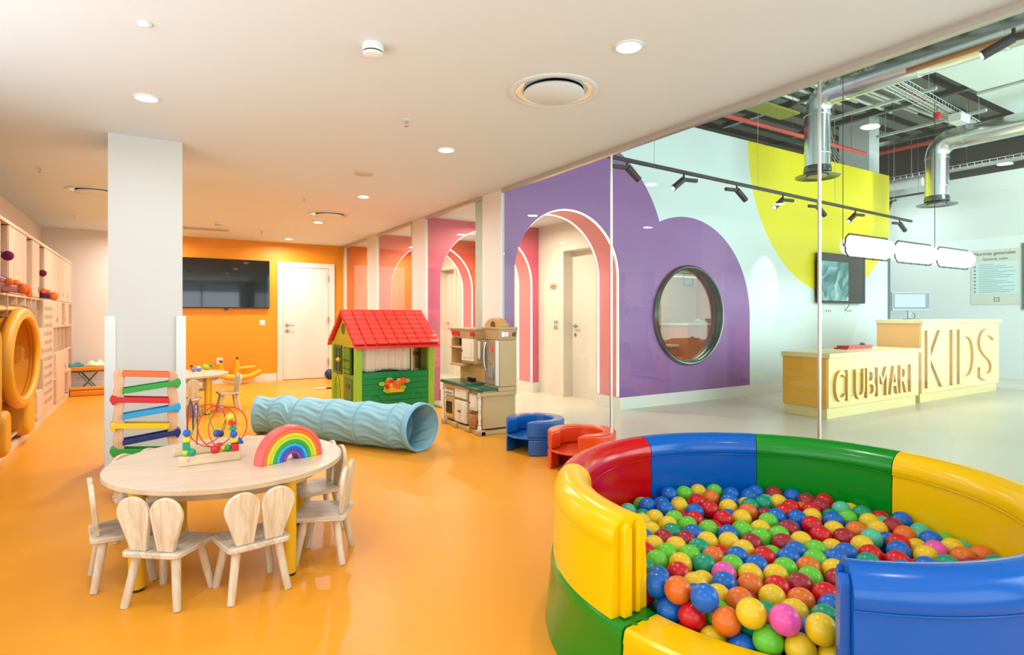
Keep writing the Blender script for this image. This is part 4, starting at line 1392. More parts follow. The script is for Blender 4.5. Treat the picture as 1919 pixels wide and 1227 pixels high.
def spot(label, loc, yaw, tilt, size=1.0):
    """track spot: adapter bar plus a cylinder head pointing along local -Y turned by yaw, tilted down"""
    t = thing('track_spotlight', label, 'spotlight', loc, yaw, 'black track spotlights')
    k = size
    MB().box(-.02 * k, .02 * k, -.02 * k, .19 * k, -.085 * k, -.045 * k).build('driver_box', M['black'], t, .004)
    MB().cyl((0, 0, -.05 * k), (0, 0, 0), .012 * k, n=10).build('stem', M['black'], t)
    dr = Vector((0, -cos(tilt), -sin(tilt)))
    c = Vector((0, -.02 * k, -.075 * k))
    MB().tube([c - dr * .02 * k, c + dr * .17 * k], .036 * k, 18).build('head', M['black'], t)
    MB().tube([c + dr * .166 * k, c + dr * .174 * k], .024 * k, 16).build('lens', M['lamp'], t)
    return t


s_l = (('over the purple wall, first from the glass', 4.143, 4.45, 1.45), ('second from the glass, aimed back at the room', 5.036, 4.5, -1.75), ('third from the glass, before the white wall', 6.007, 4.545, 1.45),
       ('fourth along, at the left edge of the yellow disc', 7.012, 4.60, -1.75), ('fifth along, before the yellow disc', 7.88, 4.645, 1.45), ('sixth along, above the lit capsule lamps', 8.958, 4.70, -1.75), ('last on the track, at the disc edge', 10.449, 4.775, 1.45))
for lab, x, y, yw in s_l:
    spot('black tubular track spotlight ' + lab, (x, y, 2.78), yw, R(38), .95)
# the spot in third place washes the wall
sl = bpy.data.lights.new('wall_wash', 'SPOT')
sl.energy = 26
sl.spot_size = R(36)
sl.spot_blend = .35
sl.color = (1, .98, .93)
so_ = bpy.data.objects.new('wall_wash', sl)
COL.objects.link(so_)
so_.location = (8.15, 4.75, 2.62)
so_.rotation_euler = (Vector((8.05, 5.6, 1.7)) - Vector(so_.location)).to_track_quat('-Z', 'Y').to_euler()
spot('large black tubular spotlight at the top right corner of the view', (6.42, 2.02, 3.72), -2.75, R(25), 1.25)
st = thing('spotlight_track', 'short black spotlight track on the right past the yellow disc', 'track', (13.0, 5.5, 3.62))
MB().box(-.018, .018, 0, .75, 0, .035).build('rail', M['black'], st)
MB().cyl((0, .1, .035), (0, .1, 1.3), .004, n=5).build('suspension_wire', M['steel'], st)
MB().cyl((0, .65, .035), (0, .65, 1.3), .004, n=5).build('suspension_wire', M['steel'], st)
spot('small black spotlight on the short track past the yellow disc', (13.0, 6.1, 3.62), 2.5, R(60), .9)

wl_ = area('short_track_beam', (12.93, 5.98, 3.50), (0, 0, 0), .07, .07, 9, (.95, 1, 1), 150, 'DISK')
wl_.rotation_euler = (Vector((14.0, 6.2, 1.7)) - Vector(wl_.location)).to_track_quat('-Z', 'Y').to_euler()
# pendant of three glowing capsules ---------------------------------------------------
def capsule(label, x0, x1, zc, r=.155):
    t = thing('capsule_pendant', label, 'pendant lamp', (x0, 4.1, zc), 0, 'glowing capsule pendants')
    L = x1 - x0
    prof = [(.002, 0.02)] + [(r * .93 * sin(a), r * .93 + .02 - r * .93 * cos(a)) for a in [PI / 2 * k / 8 for k in range(1, 9)]]
    prof += [(q[0], L - q[1]) for q in reversed(prof)]
    MB().lathe(prof, n=28, ax='X').build('glass_tube', M['pendant'], t)
    ra = r * 1.06
    for a in (PI / 2, -PI / 2):
        MB().tube([(0.0, 0, 0), (.01, ra * .6 * cos(a), ra * .6 * sin(a)), (.09, ra * cos(a), ra * sin(a)), (L - .09, ra * cos(a), ra * sin(a)), (L - .01, ra * .6 * cos(a), ra * .6 * sin(a)), (L, 0, 0)], .011, 6).build('cage_wire', M['black'], t)
    MB().cyl((-.03, 0, 0), (.02, 0, 0), .022, n=12).build('end_cap', M['steel'], t)
    MB().cyl((L - .02, 0, -.002), (L + .125, 0, -.004), .012, n=10).build('link_rod', M['black'], t)
    for k in range(4):
        MB().ball((L * (.2 + .2 * k), 0, -ra), .016, 8, 6).build('stud', M['black'], t)
    return t


p1 = capsule('glowing white capsule lamp on the left, before the yellow disc', 7.57, 8.71, 2.112, .142)
p2 = dup(p1, 'glowing white capsule lamp in the middle of the row of three', (8.83, 4.1, 2.106))
p3 = dup(p1, 'glowing white capsule lamp at the right end of the row', (10.09, 4.1, 2.10))
for lab, x in (('left', 7.52), ('right', 10.03)):
    m = MB().cyl((x, 4.1, 2.12), (x, 4.1, 5.0), .005, n=6)
    tag(m.build('suspension_cable', M['black']), 'thin black cable holding the ' + lab + ' end of the capsule lamps', 'cable', 'pendant cables')
area('pendant_glow', (9.5, 4.1, 1.90), (0, 0, 0), 3.6, .25, 26, (.95, 1, 1), 180)

# wall screen, sockets ------------------------------------------------------------------
tv = thing('wall_screen', 'wall screen half filled by a teal picture, below the yellow disc', 'screen', (9.39, 5.5, 1.42))
MB().box(0, 1.42, 0, .06, 0, .84).build('frame', M['blackplastic'], tv, .004)
MB().box(.015, 1.405, -.003, .001, .015, .825).build('screen', M['tvscreen'], tv)
MB().box(.03, .86, -.006, -.002, .04, .70).build('lit_picture', M['picture'], tv)
MB().tube([(.95, .02, 0), (.93, .04, -.06), (.85, .05, -.13)], .006, 6).build('cord', M['black'], tv)
MB().box(.02, 1.40, .06, .098, .1, .7).build('wall_bracket', M['black'], tv)
for lab, x in (('left', 9.80), ('right', 10.45)):
    so = thing('wall_socket', lab + ' white double socket under the wall screen', 'socket', (x, 5.59, 1.29))
    MB().box(-.12, .12, 0, .01, -.045, .045).build('plate', M['whiteplastic'], so, .003)
    for a in (-.06, .0, .06):
        MB().cyl((a, -.001, 0), (a, .004, 0), .02, n=14).build('outlet', M['greyplastic'], so)

# reception desks -------------------------------------------------------------------------


def desk(name, label, x0, x1, y0, y1, h, word, lx, lw, lz, lh, off):
    t = thing(name, label, 'desk', (x0, y0, 0))
    w_, dp = x1 - x0, y1 - y0
    m = MB()
    m.box(.03, w_ - .03, .03, dp, 0, .13)
    m.build('plinth', M['deskfront'], t, .002)
    m = MB().box(0, w_, .02, dp, .13, h - .055)
    m.build('body', M['deskside'], t, .003)
    MB().box(.012, w_ - .012, 0.0, .025, .13, h - .055).build('front_panel', M['deskfront'], t, .003)
    MB().box(-.02, w_ + .02, -.03, dp + .01, h - .055, h).build('desk_top', M['deskfront'], t, .004)
    n = len(word)
    x = lx
    adv = {'I': .42, 'M': 1.25, 'C': 1.0, 'L': .72}
    tot = sum(adv.get(c, 1.0) for c in word)
    for c in word:
        a = adv.get(c, 1.0) / tot * lw
        ow = a * (.80 if c != 'I' else .34)
        text_mesh('letter', c, .5, .017, [M['deskletter'], M['letterside']], t, 0, loc=(x + (0 if c != 'I' else a * .2), -.0171, lz), rot=(PI / 2, 0, 0), width=ow, height=lh)
        x += a
    return t


desk('reception_desk', 'lower yellow reception desk with raised CLUBMARI lettering', 6.64, 8.82, 3.79, 4.36, .765, 'CLUBMARI', .10, 1.86, .20, .36, -.012)
desk('reception_desk', 'taller yellow reception desk with raised KIDS lettering', 9.0, 11.62, 3.84, 4.42, 1.15, 'KIDS', .10, 2.40, .20, .80, -.02)
mo = thing('computer_monitor', 'grey computer monitor on the taller KIDS desk', 'monitor', (9.52, 4.2, 1.15), -math.atan(.619) - .02)
MB().lathe([(.11, 0), (.11, .008), (.10, .012)], n=28).build('base', M['gunmetal'], mo)
MB().box(-.025, .025, .02, .045, .01, .18).build('stand', M['gunmetal'], mo, .004)
MB().box(-.28, .28, -.012, .025, .125, .40).build('bezel', M['gunmetal'], mo, .004)
MB().box(-.262, .262, -.014, -.0115, .155, .385).build('screen', M['tvscreen'], mo)
MB().box(-.245, .20, -.017, -.0135, .18, .37).build('lit_window', M['pcscreen'], mo)
MB().tube([(.05, .03, .1), (.09, .04, .06), (.08, .05, .01)], .005, 6).build('cord', M['black'], mo)
fo = thing('document_tray', 'stack of red folders lying on the lower desk', 'folders', (8.0, 4.2, .765))
MB().box(-.35, .25, -.09, .09, 0, .02).build('folder', M['redfolder'], fo, .002)
MB().box(-.30, .30, -.08, .08, .021, .045).build('folder', M['redfolder'], fo, .002)
MB().lathe([(.03, .046), (.035, .06), (.02, .075), (.003, .078)], (.18, 0, 0), 14).build('stamp', M['black'], fo)

# rules poster on the right wall -------------------------------------------------------------
po = thing('rules_poster', 'pale general rules poster on the right hall wall', 'poster', (13.985, 4.68, 1.43), -PI / 2)
MB().box(-.40, .40, 0, .012, 0, 1.07).build('board', M['posterbg'], po)
MB().box(-.37, .355, -.002, .001, .20, .83).build('text_panel', M['posterpanel'], po)
text_mesh('title', 'Normas generales', .1, .001, M['ink'], po, .001, loc=(-.35, -.003, .945), rot=(PI / 2, 0, 0), width=.66, height=.085)
text_mesh('subtitle', 'General rules', .1, .001, M['ink'], po, 0, loc=(-.21, -.003, .862), rot=(PI / 2, 0, 0), width=.40, height=.055)
m = MB()
for k in range(16):
    ln = (.50, .56, .38, .58, .30, .55, .44, .24)[k % 8]
    m.box(-.27, -.27 + ln, -.004, -.002, .235 + k * .036, .245 + k * .036)
m.build('text_line', M['inklight'], po)
m = MB()
for k in range(8):
    m.lathe([(.018, -.004), (.018, -.001)], (-.335, 0, .25 + k * .07), 10, 'Y')
m.build('icon', M['ink'], po)
m = MB()
for a in range(3):
    for b4 in range(3):
        if (a, b4) != (1, 1):
            m.box(-.03 + a * .035, -.006 + a * .035, -.003, -.001, .05 + b4 * .032, .07 + b4 * .032)
m.build('logo', M['ink'], po)
sg = thing('wall_display', 'tall dark display panel at the right edge of the view', 'display', (13.985, 4.12, 1.32), -PI / 2)
MB().box(-.155, .155, -.02, .012, 0, 1.26).build('frame', M['gunmetal'], sg, .004)
MB().box(-.135, .135, -.023, -.019, .03, 1.23).build('panel', M['tvscreen'], sg)
# ================================================================== PLAYROOM FURNITURE
# children's chair with two ear-shaped back boards; +Y is the front of the seat


def make_chair(label, loc, rz, group):
    t = thing('bunny_chair', label, 'chair', loc, rz, group)
    o = [(-.128, -.125), (.128, -.125), (.142, .125), (-.142, .125)]
    pts = []
    for i, p in enumerate(o):     # rounded corners
        a, b, c = Vector(o[i - 1]), Vector(p), Vector(o[(i + 1) % 4])
        r = .028
        u, v = (a - b).normalized() * r, (c - b).normalized() * r
        for k in range(6):
            s = k / 5
            q = (b + u) * (1 - s) ** 2 + b * 2 * s * (1 - s) + (b + v) * s ** 2
            pts.append((q.x, q.y))
    MB().prism(pts, .212, .235).build('seat', M['seatwood'], t, .005)
    for sx in (-1, 1):
        for sy in (-1, 1):
            MB().cyl((sx * .118, sy * .112, 0.0), (sx * .085, sy * .075, .215), .0155, .019, 14).build('leg', M['chairwood'], t, .002)
    for sx in (-1, 1):
        cx, cz, r = .0735 * sx, .155, .071
        lo = [(.024 * sx, 0), (.094 * sx, 0)]
        a0, a1 = (-12, 196) if sx > 0 else (-16, 192)
        loop = [(min(lo[0][0], lo[1][0]), 0), (max(lo[0][0], lo[1][0]), 0)] + arc(cx, cz, r, a0, a1, 22)
        MB().prism(loop, -.010, .010, lambda x, y, z: (x, -.098 + z - y * .10, .2355 + y)).build('back_board', M['chairwood'], t, .004)
    return t


NEAR, FAR = 'chairs around the near table', 'chairs around the far table'
c0 = make_chair('limed wooden bunny-ear chair at the front left of the near table, back to the camera', (.065, 2.885, 0), R(-38.8), NEAR)
dup(c0, 'limed wooden bunny-ear chair in front of the near table by its right yellow leg', (.375, 2.79, 0), R(9.8))
dup(c0, 'wooden bunny-ear chair at the left end of the near table, seen side on', (-.115, 3.215, 0), R(-84))
dup(c0, 'front wooden bunny-ear chair of the two at the right of the near table', (.735, 2.975, 0), R(63.4))
dup(c0, 'wooden bunny-ear chair tucked behind the one at the right of the near table', (.80, 3.42, 0), R(95))
dup(c0, 'wooden bunny-ear chair behind the near table beside the white column', (.0, 3.70, 0), R(-141))
dup(c0, 'wooden bunny-ear chair at the right end of the far table, before the orange wall', (.83, 8.22, 0), R(97), FAR)
dup(c0, 'wooden bunny-ear chair in front of the far table, half hidden by the column', (.36, 7.83, 0), R(-12), FAR)
dup(c0, 'wooden bunny-ear chair on the far side of the far table', (.55, 8.80, 0), R(172), FAR)


def ell(a, b, n=64):
    return [(a * cos(2 * PI * k / n), b * sin(2 * PI * k / n)) for k in range(n)]


def make_table(label, loc, rz):
    t = thing('play_table', label, 'table', loc, rz, 'oval play tables')
    MB().prism(ell(.54, .565), .456, .480).build('table_top', M['tabletop'], t, .003)
    MB().prism(ell(.5405, .5655), .4575, .4785).build('edge_band', M['tableedge'], t)
    m = MB()
    n = 56
    e1, e2 = ell(.43, .45, n), ell(.41, .43, n)
    m.add([(x, y, .40) for x, y in e1] + [(x, y, .456) for x, y in e1] + [(x, y, .40) for x, y in e2] + [(x, y, .456) for x, y in e2],
          [(i, (i + 1) % n, (i + 1) % n + n, i + n) for i in range(n)] + [(i + 2 * n, i + 3 * n, (i + 1) % n + 3 * n, (i + 1) % n + 2 * n) for i in range(n)]
          + [(i, i + 2 * n, (i + 1) % n + 2 * n, (i + 1) % n) for i in range(n)])
    m.build('apron', M['tableedge'], t)
    for x, y in ((-.394, -.238), (.204, -.422), (.394, .238), (-.204, .422)):
        lg = MB().cyl((x, y, .012), (x, y, .456), .033, n=24).build('leg', M['yellowleg'], t)
        MB().cyl((x, y, 0), (x, y, .012), .030, n=20).build('foot_pad', M['blackplastic'], lg)
    return t


T0 = make_table('near round wooden play table with yellow legs', (.338, 3.27, 0), 0)
dup(T0, 'far round wooden play table before the orange wall, behind the column', (.30, 8.36, 0), R(10))

# ---- stacking rainbow on the near table
RB = [('coral red', 'coral'), ('orange', 'orange'), ('yellow', 'yellow'), ('lime green', 'lime'), ('green', 'green'), ('sky blue', 'sky'), ('navy blue', 'blue'), ('purple', 'purple')]
ro = .170
for i, (nm, key) in enumerate(RB):
    ri = ro - .0172
    loop = arc(0, 0, ro, 0, 180, 36) + arc(0, 0, ri + .0006, 180, 0, 36)
    o = MB().prism(loop, -.032, .032, lambda x, y, z: (x, z, y)).build('rainbow_arch', M['t_' + key], None, .003)
    o.location = (.587, 3.075, .4805)
    o.rotation_euler = (0, 0, R(19.4))
    pos = 'outermost' if i == 0 else 'innermost' if i == 7 else 'nested'
    tag(o, pos + ' ' + nm + ' wooden arch of the rainbow stacker on the near table', 'rainbow arch', 'rainbow stacker arches')
    ro = ri

# ---- bead maze on the near table
bm = thing('bead_maze', 'wooden bead maze with coloured wires on the near table', 'bead maze', (.108, 3.19, .4803), R(2))
MB().box(0, .275, 0, .022, 0, .046).build('base_bar', M['beech'], bm, .004)
MB().box(-.005, .275, .25, .272, 0, .046).build('base_bar', M['beech'], bm, .004)
MB().cyl((.04, .0, .024), (.04, -.003, .024), .006, n=12).cyl((.225, .0, .024), (.225, -.003, .024), .006, n=12).build('screw', M['steel'], bm)
wr = MB()
pth = []
for k in range(121):
    a = -PI / 2 + 2 * PI * 3 * k / 120
    f = k / 120
    pth.append((.125 + .115 * f + .10 * cos(a) * (1 if k else 1), .26 - .245 * f, .152 + .108 * sin(a)))
pth[0] = (pth[0][0], pth[0][1], .046)
wr.tube(pth, .0026, 7)
wr.build('coil_wire', M['t_red'], bm)
wr = MB()
wr.tube([(.03, .012, .046), (.035, .02, .16), (.042, .03, .28), (.052, .04, .315), (.062, .05, .28), (.066, .07, .16), (.075, .10, .27), (.085, .12, .285), (.092, .14, .26), (.098, .20, .13), (.10, .26, .046)], .0026, 7)
wr.build('peak_wire', M['t_navy'], bm)
wr = MB()
wr.tube([(.06, .262, .046), (.10, .26, .18), (.125, .25, .235), (.15, .22, .20), (.18, .18, .10), (.20, .14, .12), (.225, .10, .225), (.24, .06, .20), (.245, .012, .046)], .0026, 7)
wr.build('zigzag_wire', M['t_green'], bm)


def bead(kind, c, r, key, lab):
    m = MB()
    if kind == 'ball':
        m.ball(c, r, 16, 10)
    elif kind == 'cube':
        m.obox(c, (r, 0, 0), (0, r, 0), (0, 0, r))
    elif kind == 'disc':
        m.lathe([(r * .6, -r * .6), (r, -r * .35), (r, r * .35), (r * .6, r * .6)], c, 16)
    else:
        m.lathe([(r, -r * .8), (r * .9, -r * .3), (.002, r)], c, 16)
    o = m.build('bead', M['t_' + key], bm, .003 if kind == 'cube' else 0)
    o['label'] = lab + ' bead'
    return o


for k, a in enumerate((('ball', (.036, .02, .155), .018, 'blue', 'blue ball'), ('ball', (.034, .018, .122), .016, 'yellow', 'yellow ball'), ('cube', (.033, .015, .092), .016, 'teal', 'green cube'),
                       ('ball', (.032, .014, .064), .018, 'lime', 'lime ball'), ('ball', (.055, .000, .064), .019, 'teal', 'teal ball'),
                       ('cube', (.246, .014, .064), .017, 'red', 'red cube'), ('disc', (.245, .02, .095), .019, 'yellow', 'yellow disc'), ('ball', (.243, .03, .126), .018, 'blue', 'blue ball'),
                       ('disc', (.242, .045, .152), .018, 'teal', 'teal disc'), ('disc', (.24, .055, .178), .018, 'red', 'red disc'), ('ball', (.232, .075, .205), .021, 'yellow', 'yellow ball'),
                       ('cone', (.27, .03, .09), .019, 'blue', 'blue cone'), ('ball', (.155, .0, .066), .021, 'red', 'red ball'), ('ball', (.178, .03, .072), .019, 'red', 'red ball'),
                       ('disc', (.195, .02, .066), .017, 'yellow', 'yellow disc'), ('ball', (.212, .012, .064), .017, 'green', 'green ball'), ('ball', (.185, .17, .112), .020, 'blue', 'blue ball'), ('ball', (.198, .15, .112), .018, 'navy', 'navy ball'))):
    bead(*a)

# ---- wooden ramp tower in front of the column
rt = thing('ramp_tower', 'wooden rolling ramp tower with coloured ramps before the white column', 'toy ramp', (-.03, 4.66, 0))


def wavy(x0, x1, h):
    a = [(x1 + .005 * sin(z * 42), z) for z in [h * .955 * k / 30 for k in range(31)]]
    b = [(x0 + .005 * sin(z * 42 + 1.2), z) for z in [h * .955 * k / 30 for k in range(31)]]
    top = arc((x0 + x1) / 2, h * .955, (x1 - x0) / 2, 0, 180, 8, h * .045)[1:-1]
    return a + top + b[::-1]


for x0, x1, h in ((-.185, -.129, .852), (.124, .180, .822)):
    MB().prism(wavy(x0, x1, h), -.024, .024, lambda x, y, z: (x, z, y)).build('post', M['postwood'], rt, .005)
    MB().box(x0 - .004, x1 + .004, -.14, .14, 0, .045).build('foot', M['postwood'], rt, .008)
for key, zl, zr, tip in (('orange', .812, .794, 0), ('green', .698, .728, 1), ('red', .640, .616, -1), ('sky', .528, .558, 1), ('yellow', .467, .443, -1), ('navy', .357, .387, 1), ('green', .298, .270, -1), ('red', .18, .205, 1)):
    m = MB()
    xa, xb = -.135 - (.05 if tip < 0 else 0), .13 + (.05 if tip > 0 else 0)
    sl = (zr - zl) / .25
    za, zb = zl + sl * (xa + .127), zl + sl * (xb + .127)
    c = ((xa + xb) / 2, 0, (za + zb) / 2)
    m.obox(c, ((xb - xa) / 2, 0, (zb - za) / 2), (0, .045, 0), (0, 0, .0105))
    for s in (-1, 1):
        m.obox((c[0], s * .047, c[2] + .006), ((xb - xa) / 2, 0, (zb - za) / 2), (0, .004, 0), (0, 0, .018))
    if tip:
        xe, ze = (xb, zb) if tip > 0 else (xa, za)
        m.prism(arc(0, 0, .02, 0, 180, 10) + [(-.02, -.012), (-.004, -.042), (.006, -.042), (.02, -.012)], -.05, .05, lambda x, y, z, xe=xe, ze=ze: (xe + x, z, ze + y + .012))
    o = m.build('ramp', M['t_' + key], rt, .003)
    o['label'] = key.replace('sky', 'light blue').replace('navy', 'dark blue') + ' ramp'

# ---- fabric play tunnel
tn = thing('play_tunnel', 'pale blue crumpled fabric play tunnel lying on the floor', 'play tunnel', (0, 0, 0))
TP = [Vector((.935, 6.45, .19)), Vector((1.14, 6.22, .205)), Vector((1.30, 5.95, .20)), Vector((1.50, 5.62, .205)), Vector((1.70, 5.30, .205)), Vector((1.90, 4.99, .21)), Vector((2.035, 4.80, .213))]
TN = [Vector((-.86, .50, .0)), Vector((-.35, .95, .12)), Vector((-.42, .90, -.05)), Vector((-.5, .86, .03)), Vector((-.52, .85, 0)), Vector((-.56, .83, 0)), Vector((-.40, .916, .03))]
TR = [.186, .190, .196, .20, .202, .205, .208]


def trng(i, a, k=1.0):
    t = -TN[i].normalized()
    s = t.cross(Vector((0, 0, 1))).normalized()
    u = s.cross(t)
    r = TR[i] * k
    p = TP[i] + (s * cos(a) + u * sin(a)) * r
    p.z = max(p.z, .004)
    return p


random.seed(11)
for i in range(6):
    ph = random.random() * 6

    def fn(u, v, i=i, ph=ph):
        a = 2 * PI * u
        tw = (.75 if i == 1 else .30) * sin(PI * v)
        p = trng(i, a + tw).lerp(trng(i + 1, a - tw * .5), v)
        c = TP[i].lerp(TP[i + 1], v)
        sag = sin(PI * v) * (.065 + .03 * sin(a * 3 + ph) + .026 * sin(a * 11 + ph + v * 4.5)) + sin(PI * v) ** .5 * .016 * sin(a * 22 + v * 5 + ph)
        d = p - c
        q = c + d * (1 - sag * 1.2)
        q.z = max(q.z, .004)
        return q
    MB().grid(fn, 150, 16, True).build('fabric_section', M['fabric'], tn, solid=.003)
for i in range(7):
    pth = [trng(i, 2 * PI * k / 40, 1.0) for k in range(40)]
    for p in pth:
        p.z = max(p.z, .012)
    MB().tube(pth, .0085 if i in (0, 6) else .006, 8, closed=True).build('hoop', M['fabrictrim'], tn)


def cuff(u, v):
    p = trng(6, 2 * PI * u, 1.035)
    q = p + TN[6].normalized() * (.055 * v)
    q.z = max(q.z, .004)
    return q


MB().grid(cuff, 60, 3, True).build('end_cuff', M['fabrictrim'], tn, solid=.004)

# ---- two soft C-shaped seats
def soft_seat(label, loc, rz, vinyl, r):
    t = thing('soft_armchair', label, 'soft chair', loc, rz, 'round vinyl toddler seats')
    g, ri = .125, r * .60

    def cshape(g, rin, rr):
        a = math.degrees(math.asin(g / rr))
        b = math.degrees(math.asin(min(.98, g / rin)))
        return arc(0, 0, rr, 180 + a - 360, 180 - a, 60) + arc(0, 0, rin, 180 - b, 180 + b - 360, 40)
    MB().prism(cshape(.12, r * .62, r), .155, .292).build('back_ring', vinyl, t, .016, 3)
    MB().prism(arc(0, 0, r - .006, 0, 360, 56)[:-1], .137, .155).build('seat_board', vinyl, t, .006)
    MB().prism(cshape(.13, r * .66, r), .0, .137).build('base_ring', vinyl, t, .016, 3)
    return t


soft_seat('round blue vinyl toddler seat beside the toy kitchen', (2.925, 4.33, 0), R(12), M['vinylblue'], .262)
soft_seat('round orange-red vinyl toddler seat between blue seat and ball pit', (2.92, 3.66, 0), R(18), M['vinylred'], .272)

# ================================================================== PLAYHOUSE
ph = thing('playhouse', 'plastic playhouse with red tiled roof and green walls', 'playhouse', (2.07, 6.90, 0))
PW, PD, ZE, ZR = 1.03, 1.10, .87, 1.24
for x in (0, PW - .085):
    for y in (0, PD - .07):
        MB().box(x, x + .085, y, y + .07, 0, ZE).build('corner_post', M['hg'], ph, .012)
# front panel with plank grooves
m = MB()
k = 0
z = .02
while z < .50:
    m.box(.085, PW - .085, .012, .055, z, min(z + .066, .515))
    z += .069
m.box(.085, PW - .085, .02, .05, 0, .51)
m.build('front_panel', M['hgreen'], ph, .006)
m = MB()
for x in (.24, PW - .24):
    m.tube([(x - .09, .010, .16), (x - .05, .010, .23), (x, .010, .26), (x + .05, .010, .23), (x + .09, .010, .16)], .008, 8)
m.build('arch_emboss', M['hgreen'], ph)
fb = MB()
fb.prism([(-.14, .0), (-.115, -.075), (.115, -.075), (.14, .0), (.12, .012), (-.12, .012)], -.02, .012, lambda x, y, z: (.485 + x, -.006 + z, .33 + y))
fbo = fb.build('flower_box', M['t_yellow'], ph, .006)
random.seed(3)
for i, (x, z, key, s) in enumerate(((-.10, .035, 'orange', .036), (-.045, .05, 'red', .034), (.0, .03, 'coral', .034), (.045, .065, 'yellow', .026), (.085, .055, 'orange', .038), (-.06, .012, 'yellow', .026), (.03, .0, 'orange', .030), (-.1, .0, 'red', .024), (.12, .06, 'coral', .026))):
    f = MB()
    s *= 1.45
    loop = [(s * (.72 + .28 * cos(6 * 2 * PI * q / 48)) * cos(2 * PI * q / 48), s * (.72 + .28 * cos(6 * 2 * PI * q / 48)) * sin(2 * PI * q / 48)) for q in range(48)]
    f.prism(loop, -.034 - .001 * i, -.02, lambda a, b, c, x=x, z=z: (.485 + x + a, c, .335 + z + b))
    f.build('flower', M['t_' + key], fbo)
for x, z, s in ((-.165, .035, 1), (.155, .06, 1), (-.07, .085, 1), (.10, -.02, 1), (-.11, -.045, 1)):
    MB().prism(arc(0, 0, .042, 0, 360, 16, .025)[:-1], -.0315, -.022, lambda a, b, c, x=x, z=z: (.485 + x + a, c, .335 + z + b)).build('leaf', M['hg'], fbo)
# curtain behind the front window


def cfn(u, v):
    x = .095 + .63 * u
    return (x, .085 + .012 * sin(u * 46) + .006 * sin(u * 21 + 1), .86 - v * (.335 + .012 * sin(u * 9)))


MB().grid(cfn, 120, 10).build('curtain', M['curtain'], ph, solid=.002)
# left side wall facing -X: olive wall with door gap, split door, window shutters
wl = plate([(.07, 0), (PD - .07, 0), (PD - .07, ZE), (PD / 2, ZR - .05), (.07, ZE)], [[(.11, .02), (.55, .02), (.55, .81), (.11, .81)]], .05, lambda a, b, d: (.01 + d, a, b), M['holive'], 'side_wall')
wl.parent = ph
wr_ = plate([(.07, 0), (PD - .07, 0), (PD - .07, ZE), (PD / 2, ZR - .05), (.07, ZE)], [[(.40, .45), (.78, .45), (.78, .80), (.40, .80)]], .05, lambda a, b, d: (PW - .06 + d, a, b), M['hdoor'], 'side_wall')
wr_.parent = ph
wb_ = plate([(.07, 0), (PW - .07, 0), (PW - .07, ZE), (.07, ZE)], [[(.48, .45), (.84, .45), (.84, .82), (.48, .82)]], .05, lambda a, b, d: (a, PD - .06 + d, b), M['hdoor'], 'back_wall')
wb_.parent = ph
m = MB()
for z in (.12, .24, .36):
    m.box(PW - .064, PW - .06, .09, PD - .08, z, z + .006)
m.build('plank_groove', M['hdark'], ph)
ld = MB().box(.012, .05, .115, .545, .02, .47).build('door', M['hdoor'], ph, .008)
MB().box(.004, .014, .17, .48, .08, .42).build('door_panel', M['hdark'], ld, .006)
MB().box(-.002, .008, .25, .40, .30, .35).build('letter_slot', M['blackplastic'], ld, .003)
sh = MB().box(-.010, .012, .60, .96, .45, .82).build('shutter', M['hdark'], ph, .006)
m = MB()
for y0 in (.635, .80):
    for z0 in (.485, .65):
        m.box(-.017, -.011, y0, y0 + .125, z0, z0 + .135)
m.build('shutter_pane', M['hdeep'], sh)
MB().ball((-.035, .625, .64), .030, 14, 8).build('knob', M['t_yellow'], sh)
m = MB()
m.box(.012, .045, .30, .545, .475, .805)
s2 = m.build('door_upper_leaf', M['hdoor'], ph, .006)
MB().box(.004, .014, .30, .545, .53, .545).box(.004, .014, .30, .545, .635, .65).build('leaf_bar', M['hdeep'], s2)
m = MB()
m.tube([(.004, .70, .05), (.004, .70, .25), (.004, .76, .38), (.004, .83, .44), (.004, .90, .38), (.004, .96, .25), (.004, .96, .05)], .014, 8)
m.tube([(.004, .76, .05), (.004, .76, .22), (.004, .83, .32), (.004, .90, .22), (.004, .90, .05)], .010, 8)
m.build('arch_emboss', M['hg'], ph)
m = MB()
m.tube([(.004, .55 + .045 * sin(a), 1.04 + .06 * cos(a)) for a in [2 * PI * k / 20 for k in range(20)]], .012, 8, closed=True)
m.build('gable_ring', M['hdoor'], ph)
MB().box(.0, .012, .07, PD - .07, ZE - .02, ZE).build('gable_ledge', M['holive'], ph, .004)
# little counter with a cup seen through the door gap
MB().box(.06, .30, .35, .75, .44, .47).build('inner_shelf', M['hdark'], ph, .006)
MB().lathe([(.035, .47), (.05, .475), (.055, .515), (.048, .515), (.04, .485), (.002, .485)], (.18, .45, 0), 18).build('bowl', M['whiteplastic'], ph)
MB().ball((PW - .10, .42, .70), .028, 14, 8).build('knob', M['t_coral'], ph)
MB().box(PW - .075, PW - .066, .36, .48, .50, .84).build('dark_window', M['hdeep'], ph)
